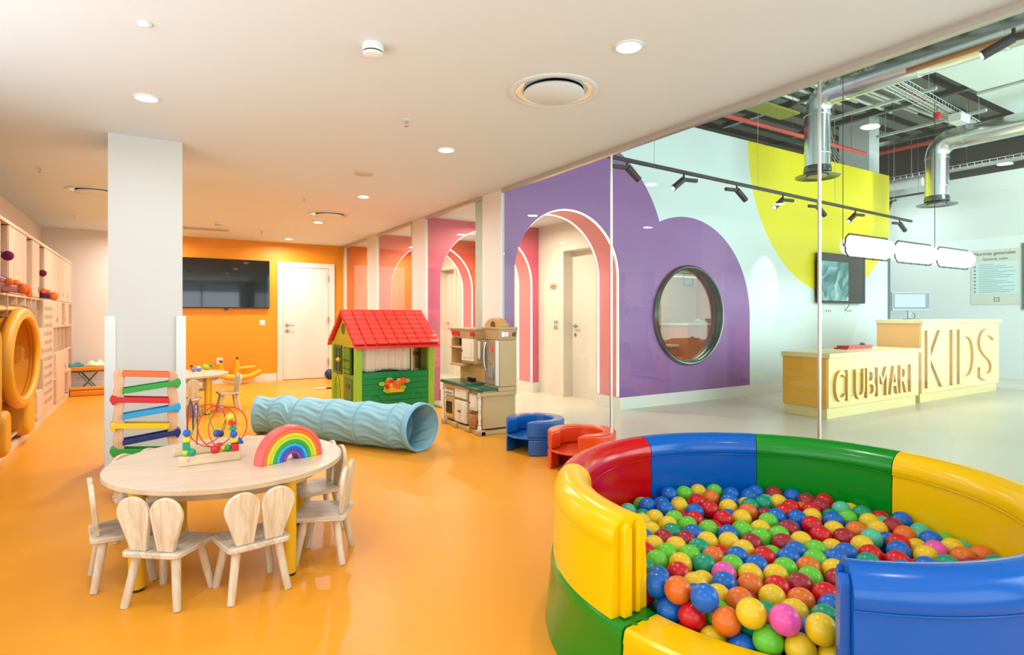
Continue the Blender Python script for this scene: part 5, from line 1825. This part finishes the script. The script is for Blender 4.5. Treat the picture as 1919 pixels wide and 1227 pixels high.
# roof: two slopes of overlapping tile courses
RX0, RX1 = -.035, PW + .045
run, rise = PD / 2 + .07, ZR + .02 - ZE + .02
for side in (-1, 1):
    m = MB()
    nc, nt_ = 7, 8
    for k in range(nc):
        f0, f1 = k / nc, (k + 1.06) / nc
        for j in range(nt_):
            x0 = RX0 + (RX1 - RX0) * (j / nt_) + .006
            x1 = RX0 + (RX1 - RX0) * ((j + 1) / nt_) - .006
            y0 = PD / 2 + side * run * f0
            y1 = PD / 2 + side * run * f1
            z0 = ZR + .03 - rise * f0 + .004
            z1 = ZR + .03 - rise * f1 + .020
            m.add([(x0, y0, z0), (x1, y0, z0), (x1, y1, z1), (x0, y1, z1), (x0, y0, z0 - .02), (x1, y0, z0 - .02), (x1, y1, z1 - .016), (x0, y1, z1 - .016)],
                  [(0, 1, 2, 3), (7, 6, 5, 4), (0, 4, 5, 1), (2, 6, 7, 3), (0, 3, 7, 4), (1, 5, 6, 2)])
    y1 = PD / 2 + side * run
    zb = ZR + .006 - rise
    m.add([(RX0, PD / 2, ZR + .010), (RX1, PD / 2, ZR + .010), (RX1, y1, zb), (RX0, y1, zb), (RX0, PD / 2, ZR - .01), (RX1, PD / 2, ZR - .01), (RX1, y1, zb - .03), (RX0, y1, zb - .03)],
          [(0, 1, 2, 3), (7, 6, 5, 4), (0, 4, 5, 1), (2, 6, 7, 3), (0, 3, 7, 4), (1, 5, 6, 2)])
    m.build('roof_slope', M['roofred'], ph)
MB().cyl((RX0, PD / 2, ZR + .025), (RX1, PD / 2, ZR + .025), .018, n=10).build('roof_ridge', M['roofred'], ph)

# ================================================================== TOY KITCHEN (faces -X)
kt = thing('toy_kitchen', 'tan plastic toy kitchen with green worktop by the glass', 'toy kitchen', (2.79, 5.985, 0), -PI / 2)
KW, KD = .89, .42


def kb(name, m_, *a, bev=.006, par=None):
    return MB().box(*a).build(name, M[m_], par or kt, bev)


b = MB()
b.box(.02, KW - .02, .03, KD, .06, .45)
body = b.build('cabinet_body', M['tan'], kt, .008)
b = MB()
b.box(0, KW, .0, KD, 0, .045)
for x in (.0, .27, .57, KW - .10):
    b.box(x, x + .10, -.025, .06, 0, .055)
    b.cyl((x + .05, -.028, .03), (x + .05, .0, .03), .028, n=16)
b.build('plinth', M['tan'], kt, .008)
b = MB()
b.box(-.012, .585, -.03, KD, .458, .492)
b.build('worktop', M['kgreen'], kt, .010)
MB().box(.575, KW + .005, -.03, .20, .445, .475).build('worktop', M['kgreen'], kt, .010)
kb('side_rim', 'tan', .58, KW + .004, .20, KD, .43, .475)
b = MB()
b.box(.0, .62, .0, .03, .405, .455).box(KW - .05, KW + .004, .0, KD, .39, .43)
b.build('cornice', M['tan'], kt, .006)
# oven column
ov = kb('oven_front', 'tan', .05, .27, .008, .03, .07, .40)
kb('oven_door', 'tan2', .07, .25, .0, .012, .09, .30, par=ov)
kb('oven_window', 'blackplastic', .085, .235, -.004, .004, .13, .26, par=ov)
kb('oven_handle', 'chrome', .07, .25, -.022, -.008, .285, .30, par=ov)
kb('control_panel', 'ivory', .07, .25, .0, .012, .33, .385, par=ov)
b = MB()
for x in (.095, .14, .185, .225):
    b.cyl((x, 0, .358), (x, -.012, .358), .011, n=12)
b.build('control_knob', M['greyplastic'], ov)
# sink column
kb('tilt_drawer', 'ivory', .30, .575, -.004, .03, .325, .42, bev=.008)
for x0, x1, nm in ((.30, .434, 1), (.44, .575, 2)):
    d_ = kb('cupboard_door', 'ivory', x0, x1, -.004, .03, .07, .30, bev=.006)
    kb('door_inset', 'ivory', x0 + .022, x1 - .022, -.009, -.003, .095, .275, bev=.004, par=d_)
    xx = x1 - .018 if nm == 1 else x0 + .018
    MB().cyl((xx, -.004, .19), (xx, -.022, .19), .009, n=10).build('door_knob', M['gunmetal'], d_)
# drawer + basket column
d_ = kb('cupboard_door', 'ivory', .64, .80, -.004, .03, .235, .40, bev=.006)
kb('door_inset', 'ivory', .66, .78, -.009, -.003, .26, .375, bev=.004, par=d_)
MB().cyl((.665, -.004, .31), (.665, -.022, .31), .009, n=10).build('door_knob', M['gunmetal'], d_)
kb('basket_recess', 'brown', .64, .81, .022, .031, .06, .22, bev=0)
b = MB()
b.add([(.66, -.01, .06), (.79, -.01, .06), (.79, .03, .06), (.66, .03, .06), (.645, -.03, .205), (.805, -.03, .205), (.805, .03, .205), (.645, .03, .205)], [(0, 1, 5, 4), (1, 2, 6, 5), (3, 0, 4, 7), (0, 3, 2, 1), (2, 3, 7, 6)])
b.build('basket', M['brown'], kt, solid=.006)
# turned spindles
for x in (.018, KW - .03):
    prof = [(.02, .05), (.02, .09), (.012, .10), (.018, .115), (.012, .13), (.020, .19), (.012, .25), (.018, .265), (.012, .28), (.019, .33), (.012, .375), (.02, .385), (.02, .43)]
    MB().lathe(prof, (x, .0, 0), 14).build('turned_spindle', M['ivory'], kt)
# hutch
kb('back_panel', 'tan2', .0, .60, .215, .25, .475, .98)
kb('back_panel', 'tan2', .58, KW - .02, .40, KD, .475, .98)
fr_ = kb('fridge', 'tan', .585, KW, .215, KD, .475, .955, bev=.010)
kb('fridge_door', 'kgrey', .60, KW - .055, .203, .22, .49, .945, par=fr_)
kb('fridge_edge', 'whiteplastic', KW - .058, KW - .014, .198, .22, .485, .95, par=fr_, bev=.004)
MB().tube([(.625, .203, .93), (.62, .185, .86), (.622, .18, .76), (.628, .185, .68), (.635, .203, .62)], .012, 8).build('fridge_handle', M['steel'], fr_)
kb('dispenser', 'steel', .675, .80, .196, .204, .55, .73, par=fr_, bev=.003)
kb('dispenser_recess', 'greyplastic', .69, .785, .192, .198, .565, .68, par=fr_, bev=.002)
MB().prism(arc(0, 0, .03, 0, 360, 20, .035)[:-1], .196, .203, lambda x, y, z: (.745 + x, z, .865 + y)).build('round_sticker', M['t_coral'], fr_)
kb('shelf_board', 'tan', -.015, .27, .09, .23, .845, .865)
kb('shelf_board', 'tan', -.015, .30, .09, .23, .65, .672)
kb('shelf_side', 'tan2', .0, .014, .10, .22, .65, .955)
kb('toy_phone', 'blackplastic', .05, .10, .18, .207, .875, .94)
kb('phone_panel', 'steel', .03, .18, .205, .214, .87, .95)
MB().cyl((.22, .214, .77), (.22, .18, .77), .012, n=10).build('coat_peg', M['gunmetal'], kt)
up = kb('upper_cupboard', 'tan', .255, .565, .12, .23, .69, .955)
d_ = kb('cupboard_door', 'ivory', .26, .53, .102, .122, .715, .955, bev=.005)
kb('door_inset', 'ivory', .295, .495, .097, .103, .75, .92, bev=.004, par=d_)
MB().cyl((.28, .102, .82), (.28, .085, .82), .009, n=10).build('door_knob', M['gunmetal'], d_)


def towel(u, v):
    return (.572 + .014 * sin(u * 9), .135 + .11 * u, .94 - .19 * v - .02 * sin(u * 3))


MB().grid(towel, 16, 8).build('hanging_towel', M['curtain'], kt, solid=.003)
# crown
b = MB()


def crown(x0, x1, y0, z0, z1, fl):
    y1 = KD
    b.add([(x0, y0, z0), (x1, y0, z0), (x1, y1, z0), (x0, y1, z0), (x0 - fl, y0 - fl, z1 - .02), (x1 + fl, y0 - fl, z1 - .02), (x1 + fl, y1, z1 - .02), (x0 - fl, y1, z1 - .02)],
          [(3, 2, 1, 0), (4, 5, 6, 7), (0, 1, 5, 4), (1, 2, 6, 5), (2, 3, 7, 6), (3, 0, 4, 7)])
    b.box(x0 - fl - .008, x1 + fl + .008, y0 - fl - .008, y1, z1 - .02, z1)


crown(.0, .57, .12, .956, 1.07, .022)
crown(.588, KW - .004, .21, .956, 1.085, .018)
cr = b.build('crown_moulding', M['tan'], kt, .004)
kb('food_sticker', 'redfolder', .03, .20, .094, .12, .985, 1.03, bev=0, par=cr)
kb('food_sticker', 'redfolder', .47, .56, .094, .12, .985, 1.03, bev=0, par=cr)
for k, key in enumerate(('steel', 'whiteplastic', 't_coral', 'blackplastic')):
    kb('food_sticker', key, KW + .004, KW + .010, .235 + k * .044, .272 + k * .044, .99, 1.035, bev=0, par=cr)
b = MB()
b.prism([(.50, 1.07), (.86, 1.07), (.87, 1.12), (.85, 1.125)] + arc(.68, 1.11, .16, 15, 165, 16, .07) + [(.51, 1.125), (.49, 1.12)], .26, .34, lambda x, y, z: (x, z, y))
b.build('pediment', M['tan2'], kt, .005)
MB().prism([(.64, 1.09), (.72, 1.09)] + arc(.68, 1.105, .04, 0, 180, 10), .25, .26, lambda x, y, z: (x, z, y)).build('toy_clock', M['gunmetal'], kt)
# tap and pan on the worktop
MB().tube([(.44, .33, .49), (.44, .33, .60), (.44, .30, .64), (.44, .25, .63), (.44, .24, .60)], .012, 8).build('toy_tap', M['black'], kt)
MB().box(.34, .54, .08, .27, .490, .4945).build('sink', M['gunmetal'], kt, .003)
pn_ = thing('toy_pan', 'small dark toy pan on the green worktop of the toy kitchen', 'pan', (2.99, 5.66, .4935), R(30))
MB().lathe([(.002, .004), (.045, .004), (.055, .03), (.06, .03), (.048, 0), (.002, 0)], n=24).build('bowl', M['blackplastic'], pn_)
MB().cyl((.055, 0, .024), (.15, 0, .032), .008, n=8).build('handle', M['blackplastic'], pn_)

# ================================================================== SHELVING WALL (front plane x=-1.05)
cw = thing('shelving_wall', 'long birch storage wall of open cubbies and doors on the left', 'shelving', (0, 0, 0))
FX, BX = -1.05, -1.44
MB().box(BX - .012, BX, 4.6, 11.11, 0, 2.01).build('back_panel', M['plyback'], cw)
MB().box(BX, FX + .004, 4.6, 11.11, 0.0, .07).build('plinth', M['plyedge'], cw, .003)
MB().box(BX, FX + .012, 4.6, 11.125, 1.985, 2.015).build('top_board', M['plyedge'], cw, .003)
MB().box(BX, FX + .012, 11.095, 11.125, 0, 1.985).build('end_board', M['ply'], cw, .003)


def shelf(y0, y1, z):
    MB().box(BX, FX, y0, y1, z - .009, z + .009).build('shelf', M['plyedge'], cw)


def upright(y, z0, z1):
    MB().box(BX, FX - .003, y - .009, y + .009, z0 + .0085, z1 - .0085).build('upright', M['ply'], cw)


def cdoor(y0, y1, z0, z1, hole='L'):
    d_ = MB().box(FX - .016, FX + .006, y0 + .004, y1 - .004, z0 + .004, z1 - .004).build('door', M['ply'], cw, .002)
    if hole:
        yy = y0 + .06 if hole == 'L' else y1 - .06
        zz = z0 + .09 if hole in 'LR' else z1 - .09
        MB().prism(arc(0, 0, .020, 0, 360, 14, .034)[:-1], FX + .0055, FX + .0075, lambda a, b2, c: (c, yy + a, zz + b2)).build('finger_hole', M['vent_dark'], d_)


Z1, Z2, Z3, Z4 = .72, 1.06, 1.385, 1.985
shelf(4.6, 11.09, Z3)
for y in (5.2, 5.85, 6.235, 6.528, 7.345, 7.675, 8.105, 8.475):
    upright(y, Z3, Z4)
for y in (8.84, 9.193, 9.609, 10.056, 10.526):
    upright(y, Z3, Z4)
for a, b2 in ((4.62, 5.2), (6.528, 6.93), (6.93, 7.345), (7.675, 8.105), (8.475, 8.84), (8.84, 9.193), (9.193, 9.609), (9.609, 10.056), (10.056, 10.526), (10.526, 11.09)):
    cdoor(a, b2, Z3 + .01, Z4, 'R' if a < 8 else 'L')
# second row and below
for y in (4.62, 5.2, 5.9):
    upright(y, .07, Z3)
for y in (6.535, 6.935, 7.37, 7.712):
    upright(y, Z2 if y < 6.6 else 1.29, Z3)
upright(7.97, .07, Z3)
upright(8.387, .07, Z3)
upright(9.19, .07, Z3)
shelf(4.6, 6.2, Z2)
shelf(4.6, 6.2, .40)
shelf(7.97, 8.387, Z2)
shelf(7.97, 8.387, Z1)
shelf(7.97, 8.387, .37)
cdoor(8.0, 8.38, Z1, Z2, 'R')
cdoor(7.97, 8.387, .075, .36, '')
shelf(9.19, 11.09, Z2)
shelf(9.19, 11.09, Z1)
for y in (9.517, 9.964, 10.311, 10.738):
    upright(y, Z2, Z3)
for y in (9.57, 9.95, 10.33, 10.71):
    upright(y, Z1, Z2)
cdoor(9.19, 9.517, Z2, Z3, 'R')
cdoor(9.517, 9.964, Z2, Z3, 'L')
cdoor(10.311, 10.738, Z2, Z3, 'L')
upright(9.437, .07, Z1)
upright(10.29, .07, Z1)
upright(10.70, .07, Z1)
shelf(9.19, 9.437, .40)
shelf(10.29, 11.09, .40)
cdoor(9.437, 10.29, .075, Z1, '')
cdoor(10.29, 10.70, .40, Z1, 'L')
cdoor(10.70, 11.09, .075, .40, '')
m = MB()
for k in range(12):
    m.box(FX - .03, FX - .004, 9.20, 9.43, .425 + k * .024, .437 + k * .024)
m.build('louvre_panel', M['ply'], cw)
pg = MB().box(FX - .016, FX + .006, 8.40, 9.18, .075, Z3 - .01).build('peg_panel', M['ply'], cw, .002)
m = MB()
for r_ in range(12):
    for c_ in range(5):
        yy, zz = 8.50 + c_ * .13, .21 + r_ * .098
        m.prism(arc(0, 0, .016, 0, 360, 10, .026)[:-1], FX + .0055, FX + .0075, lambda a, b2, c: (c, yy + a, zz + b2))
h_ = m.build('peg_hole', M['vent_dark'], pg)
h_['kind'] = 'stuff'

# padded oval nook with cushion legs
nk = thing('padded_nook', 'mustard padded oval porthole nook set into the birch storage wall', 'nook', (-.985, 6.69, .83))
m = MB()
NA, NB = .695, .40
pth = [(0, NA * cos(2 * PI * k / 56), NB * sin(2 * PI * k / 56)) for k in range(56)]
m.tube(pth, .046, 14, closed=True)
m.tube([(.018, y * .945, z * .93) for x, y, z in pth], .03, 12, closed=True)
m.build('padded_ring', M['padyellow'], nk)


def barrel(u, v):
    a = 2 * PI * u
    return (-.43 * v, (NA - .02) * cos(a), (NB - .02) * sin(a))


MB().grid(barrel, 56, 6, True).build('barrel_lining', M['padinside'], nk)
MB().prism(ell(NA - .02, NB - .02, 56), -.44, -.43, lambda x, y, z: (z, x, y)).build('back_cushion', M['padinside'], nk)
m = MB()
m.box(-.43, -.07, -.74, -.66, -.42, .44).box(-.43, -.07, .66, .74, -.42, .44).box(-.43, -.07, -.66, .66, .40, .46)
m.build('padded_surround', M['padyellow'], nk, .03, 3)
for y0, y1 in ((-.80, -.54), (.22, .58)):
    loop = rrect(y0, y1, -.74, -.38, .10, 14)
    MB().prism(loop, -.26, .02, lambda x, y, z: (z, x, y)).build('cushion_leg', M['padyellow'], nk, .035, 3)
loop = rrect(-1.42, -1.06, -.42, .30, .14, 16)
MB().prism(loop, -.06, .05, lambda x, y, z: (z, x, y)).build('side_cushion', M['padyellow'], nk, .035, 3)
shelf(6.2, 7.97, .135)

# plush toys sitting on the shelf edge


def plush(label, loc, body, leg, foot, scale=1.0, lean=0.0):
    t = thing('plush_doll', label, 'plush toy', loc, R(90), 'plush dolls on the shelf')
    k = scale
    MB().lathe([(.002, 0), (.075 * k, .01 * k), (.085 * k, .07 * k), (.065 * k, .15 * k), (.04 * k, .185 * k), (.002, .19 * k)], n=20).build('body', body, t)
    hd_ = MB().ball((0, -.01 * k, .255 * k), .075 * k, 20, 14, 1, .95, 1.05).build('head', M['plushwhite'], t)
    MB().lathe([(.045 * k, 0), (.05 * k, .035 * k), (.032 * k, .07 * k), (.002, .075 * k)], (0, -.06 * k, .235 * k), 16, 'Y', 1, .75).build('muzzle', M['plushorange'], hd_)
    MB().ball((0, -.115 * k, .27 * k), .036 * k, 16, 10).build('nose', M['plushplum'], hd_)
    for s in (-1, 1):
        MB().tube([(s * .05 * k, -.02 * k, .05 * k), (s * .075 * k, -.10 * k, .04 * k), (s * .085 * k, -.19 * k, .02 * k)], [.035 * k, .03 * k, .026 * k], 12).build('leg', leg, t)
        MB().ball((s * .088 * k, -.21 * k, .028 * k), .031 * k, 14, 10, 1, .9, 1.35).build('foot', foot, t)
        MB().tube([(s * .06 * k, 0, .155 * k), (s * .11 * k, -.05 * k, .11 * k), (s * .12 * k, -.12 * k, .08 * k)], [.026 * k, .024 * k, .02 * k], 10).build('arm', M['plushblue'] if s > 0 else body, t)
        MB().ball((s * .121 * k, -.14 * k, .075 * k), .028 * k, 12, 8).build('hand', M['plushorange'], t)
        MB().ball((s * .028 * k, -.068 * k, .295 * k), .012 * k, 10, 6).build('eye', M['blackplastic'], hd_)
    return t


plush('plush doll with denim sleeve and orange feet on the shelf at the left edge', (-1.16, 6.375, Z3 + .01), M['plushpink'], M['plushpink'], M['plushorange'], 1.15)
plush('violet plush doll with orange feet in the open cubby above the padded nook', (-1.20, 7.51, Z3 + .01), M['plushpurple'], M['plushpurple'], M['plushorange'], .72)
plush('plush doll with orange feet and plum nose in the rightmost open upper cubby', (-1.16, 8.29, Z3 + .01), M['plushorange'], M['plushpurple'], M['plushorange'], 1.05)
ft = thing('toy_hexagon', 'pale grey and white soft hexagon toy in the cubby right of the nook', 'soft toy', (-1.13, 8.17, Z2 + .01), R(20))
MB().prism(arc(0, .075, .085, 0, 360, 6)[:-1], -.03, .03, lambda x, y, z: (z, x, y + .0)).build('cushion', M['plushwhite'], ft, .012)
MB().prism(arc(0, .075, .05, 0, 360, 6)[:-1], .029, .033, lambda x, y, z: (z, x, y + .0)).build('patch', M['greyplastic'], ft)

# ================================================================== BACK CORNER
ct = thing('folding_cot', 'orange folding cot on crossed grey legs in the back left corner', 'cot', (-.82, 11.16, 0))
MB().box(-.28, .20, -.14, .22, .355, .425).build('mattress', M['cotorange'], ct, .02, 3)
MB().box(-.28, .20, -.14, .22, .338, .354).build('frame', M['gunmetal'], ct, .004)
for y in (-.10, .18):
    MB().tube([(-.16, y, .01), (.10, y, .338)], .010, 8).build('leg', M['gunmetal'], ct)
    MB().tube([(.12, y, .01), (-.14, y, .338)], .010, 8).build('leg', M['gunmetal'], ct)


def cloth(x0, x1, y0, y1, z, h, mat_, label, seed):
    random.seed(seed)
    ph1, ph2 = random.random() * 6, random.random() * 6

    def fn(u, v):
        e = min(u, 1 - u, v, 1 - v)
        return (x0 + (x1 - x0) * u, y0 + (y1 - y0) * v, z + .004 + min(1, e * 6) * (h * (.55 + .45 * sin(u * 7 + ph1) * cos(v * 6 + ph2))))
    return tag(MB().grid(fn, 24, 16).build('blanket', mat_, None, solid=.004), label, 'blanket', 'blankets on the cot')


cloth(-1.09, -.90, 11.04, 11.34, .427, .05, M['teal_cloth'], 'folded teal blanket on the left of the orange cot', 1)
cloth(-.88, -.63, 11.04, 11.34, .427, .085, M['print_cloth'], 'crumpled pale print blanket on the right of the orange cot', 2)
mt = thing('floor_mat', 'thick orange folded floor mat lying under the cot', 'mat', (-.76, 10.93, 0))
MB().box(-.28, .40, -.16, .0, 0, .085).build('mat_half', M['cotorange'], mt, .02, 3)
MB().box(-.28, .40, -.155, -.002, .087, .13).build('mat_half', M['cotorange'], mt, .02, 3)
MB().box(.20, .28, -.165, -.16, .02, .06).build('label_patch', M['vent_dark'], mt)

ss = thing('see_saw', 'yellow plastic see-saw with dark handles by the orange wall', 'see-saw', (1.30, 11.2, 0))
m = MB()
m.tube([(-.36, 0, .20), (-.2, 0, .14), (0, 0, .11), (.2, 0, .14), (.36, 0, .22)], [.05, .055, .06, .055, .05], 14)
m.build('beam', M['toyyellow'], ss)
m = MB()
m.tube([(-.25, 0, .06), (-.12, 0, .025), (0, 0, .014), (.12, 0, .025), (.25, 0, .06)], .014, 8)
m.build('rocker', M['toyyellow'], ss)
MB().box(-.05, .05, -.05, .05, .02, .10).build('pivot', M['toyyellow'], ss, .01)
for x, h_ in ((-.28, .40), (-.03, .45)):
    MB().tube([(x, 0, .13), (x, 0, h_)], [.045, .032], 12).build('handle_post', M['toyyellow'], ss)
    MB().cyl((x, -.05, h_ + .012), (x, .05, h_ + .012), .018, n=10).build('handle_grip', M['vent_dark'], ss)
MB().tube([(-.02, 0, .28), (.12, 0, .285), (.26, 0, .30)], [.035, .038, .03], 12).build('backrest', M['toyyellow'], ss)

tb = thing('toy_car', 'blue and white toy car on the far table', 'toy car', (.49, 8.57, .4803), R(20))
MB().box(-.055, .055, -.03, .03, .014, .042).build('body', M['t_sky'], tb, .008)
MB().box(.0, .045, -.026, .026, .043, .068).build('cab', M['whiteplastic'], tb, .008)
for x in (-.035, .035):
    MB().cyl((x, -.034, .014), (x, .034, .014), .014, n=14).build('wheel', M['t_coral'], tb)
tb = thing('toy_frog', 'lime green toy animal on the far table, right of the toy car', 'toy animal', (.62, 8.75, .4803), R(-20))
MB().ball((0, 0, .035), .036, 16, 10, 1.5, 1, .9).build('body', M['t_lime'], tb)
MB().ball((.05, 0, .055), .024, 14, 8).build('head', M['t_green'], tb)
MB().ball((-.03, 0, .066), .018, 12, 8).build('shell_bump', M['t_yellow'], tb)
tb = thing('toy_block', 'tiny green and orange toy blocks at the back of the far table', 'toy block', (.515, 8.80, .4803))
MB().box(-.02, .02, -.02, .02, 0, .04).build('lower_block', M['t_orange'], tb, .003)
MB().prism([(-.024, .041), (.024, .041), (0, .075)], -.02, .02, lambda x, y, z: (x, z, y)).build('roof_block', M['t_green'], tb)
tb = thing('toy_peg', 'small dark topped orange peg at the left back of the far table', 'toy peg', (.445, 8.80, .4803))
MB().cyl((0, 0, 0), (0, 0, .045), .014, n=12).build('stem', M['t_orange'], tb)
MB().ball((0, 0, .055), .018, 12, 8).build('knob', M['vent_dark'], tb)

bl = MB().ball((0, 0, 0), .098, 24, 16).build('play_ball', M['t_navy'])
bl.location = (2.87, 11.2, .10)
tag(bl, 'navy blue play ball on the floor by the white door, peeking from behind the playhouse', 'ball')
pm = thing('toy_broom', 'white stick with a dark grip lying on the floor left of the playhouse', 'toy stick', (2.27, 9.78, .014))
MB().cyl((0, 0, 0), (.17, -.03, 0), .013, n=10).build('shaft', M['whiteplastic'], pm)
MB().cyl((.17, -.03, 0), (.36, -.065, 0), .0135, n=10).build('grip', M['vent_dark'], pm)

# ================================================================== BALL PIT
PC = Vector((2.11, 1.38, 0))
EDG = [-137, -92, -62, -3, 43, 87, 136, 181]
ZB, ZT = .262, .578


def ring_piece(name, a0, a1, prof, mats, n=26):
    """closed section profile (r,z) swept from a0 to a1 degrees about the pit centre"""
    m = MB()
    k = len(prof)
    vs, fs = [], []
    for i in range(n + 1):
        a = R(a0 + (a1 - a0) * i / n)
        for r, z in prof:
            vs.append((PC.x + r * cos(a), PC.y + r * sin(a), z))
    for i in range(n):
        for j in range(k):
            j2 = (j + 1) % k
            fs.append((i * k + j, i * k + j2, (i + 1) * k + j2, (i + 1) * k + j))
    fs.append(tuple(range(k - 1, -1, -1)))
    fs.append(tuple(n * k + j for j in range(k)))
    m.add(vs, fs)
    return m


up_prof = [(.752, ZB + .001), (.904, ZB + .001), (.897, .40), (.893, .478), (.898, .484)] + [(.825 + .074 * cos(R(a)), .500 + .078 * sin(R(a))) for a in range(0, 181, 15)] + [(.751, .486), (.757, .478), (.752, .40)]
lo_prof = [(.745, .002), (.935, .002), (.930, .03), (.912, .215), (.915, .222), (.908, ZB - .008), (.898, ZB), (.760, ZB), (.752, ZB - .008)]
UP = {0: ('blue', 'front right blue wall segment of the ball pit, nearest the camera'), 1: ('red', 'red wall segment of the ball pit at the near right, out of view'), 2: ('yellow', 'yellow upper wall segment at the right of the ball pit'),
      3: ('green', 'green upper wall segment at the back right of the ball pit'), 4: ('blue', 'blue upper wall segment at the back of the ball pit'), 5: ('red', 'red upper wall segment at the back left of the ball pit'), 6: ('yellow', 'yellow upper wall segment at the left of the ball pit, above green')}
for i, (key, lab) in UP.items():
    if i == 1:
        continue
    a0, a1 = EDG[i] + .15, EDG[i + 1] - .15
    t = thing('ball_pit_segment', lab.replace('front right blue wall', 'front right blue upper wall'), 'ball pit wall', (0, 0, 0), 0, 'upper ball pit walls')
    ring_piece('w', a0, a1, up_prof, None).build('padded_body', M['v_' + key], t)
    m = MB()
    for rr in (.8985, .7505):
        pth = [(PC.x + rr * cos(R(a0 + (a1 - a0) * k / 30)), PC.y + rr * sin(R(a0 + (a1 - a0) * k / 30)), .481) for k in range(31)]
        m.tube(pth, .0022, 6)
    m.build('welt_seam', M['v_' + key], t)
    if i in (6, 0):
        ae = a1 if i == 6 else a0
        s = 1 if i == 6 else -1
        for r0, r1, dp in ((.792, .812, 1.1), (.838, .872, 1.6)):
            pts = [(r0, ZB + .004), (r1, ZB + .004), (r1, .535), ((r0 + r1) / 2, .556), (r0, .535)]
            q = [(PC.x + r * cos(R(ae + s * dd)), PC.y + r * sin(R(ae + s * dd)), z) for dd in (0, dp) for r, z in pts]
            n = len(pts)
            MB().add(q, [tuple(range(n)), tuple(range(2 * n - 1, n - 1, -1))] + [(j, (j + 1) % n, (j + 1) % n + n, j + n) for j in range(n)]).build('joint_rib', M['v_' + key], t, .002)
LO = [(EDG[6], 184.2, 'green', 'green base segment of the ball pit under the yellow left wall'), (184.6, 223, 'yellow', 'yellow low base segment at the open entrance of the ball pit'), (-137, -92, 'green', 'green base segment under the blue front right wall'),
      (-62, -3, 'red', 'red base segment of the ball pit under the right yellow wall'), (-3, 43, 'blue', 'blue base segment of the ball pit under the green wall'), (43, 87, 'yellow', 'yellow base segment under the blue back wall'), (87, 136, 'blue', 'blue base segment under the red wall')]
for a0, a1, key, lab in LO:
    t = thing('ball_pit_segment', lab, 'ball pit base', (0, 0, 0), 0, 'base ball pit walls')
    ring_piece('b', a0 + .1, a1 - .1, lo_prof, None).build('padded_body', M['v_' + key], t)
    if key == 'green' and a1 > 180:
        for r0, r1 in ((.80, .828), (.852, .872)):
            q = [(PC.x + r * cos(R(a)), PC.y + r * sin(R(a)), z) for z in (ZB - .03, ZB + .0015) for r, a in ((r0, a1 - .3), (r1, a1 - .3), (r1 - .004, a1 + 1.0), (r0 + .004, a1 + 1.0))]
            MB().add(q, [(3, 2, 1, 0), (4, 5, 6, 7), (0, 1, 5, 4), (1, 2, 6, 5), (2, 3, 7, 6), (3, 0, 4, 7)]).build('joint_tongue', M['v_green'], t)
pf = MB().lathe([(.002, .003), (.742, .003)], (PC.x, PC.y, 0), 48, close=False).build('ball_pit_mat', M['v_blue'])
tag(pf, 'blue floor mat under the coloured balls in the ball pit', 'mat')

me_b = {}
for k in BC:
    me_b[k] = MB().ball((0, 0, 0), .0425, 24, 16).mesh('ball_' + k, M['ball_' + k])
for x, y, z, k, lab in BALLS:
    o = bpy.data.objects.new('pit_ball', me_b[k])
    COL.objects.link(o)
    o.location = (x / 1e3, y / 1e3, z / 1e3)
    o.rotation_euler = (x * .37, y * .23, z * .11)
    tag(o, lab, 'ball', 'plastic balls in the ball pit')
ub = MB()
keys = list(BC)
for x, y, z, k in UNDER:
    ub.cur = keys.index(k)
    ub.ball((x / 1e3, y / 1e3, z / 1e3), .0425, 14, 9)
if UNDER:
    u_ = ub.build('lower_balls', [M['ball_' + k] for k in keys])
    u_['kind'] = 'stuff'
    u_['label'] = 'deeper plastic balls glimpsed between the top ones'
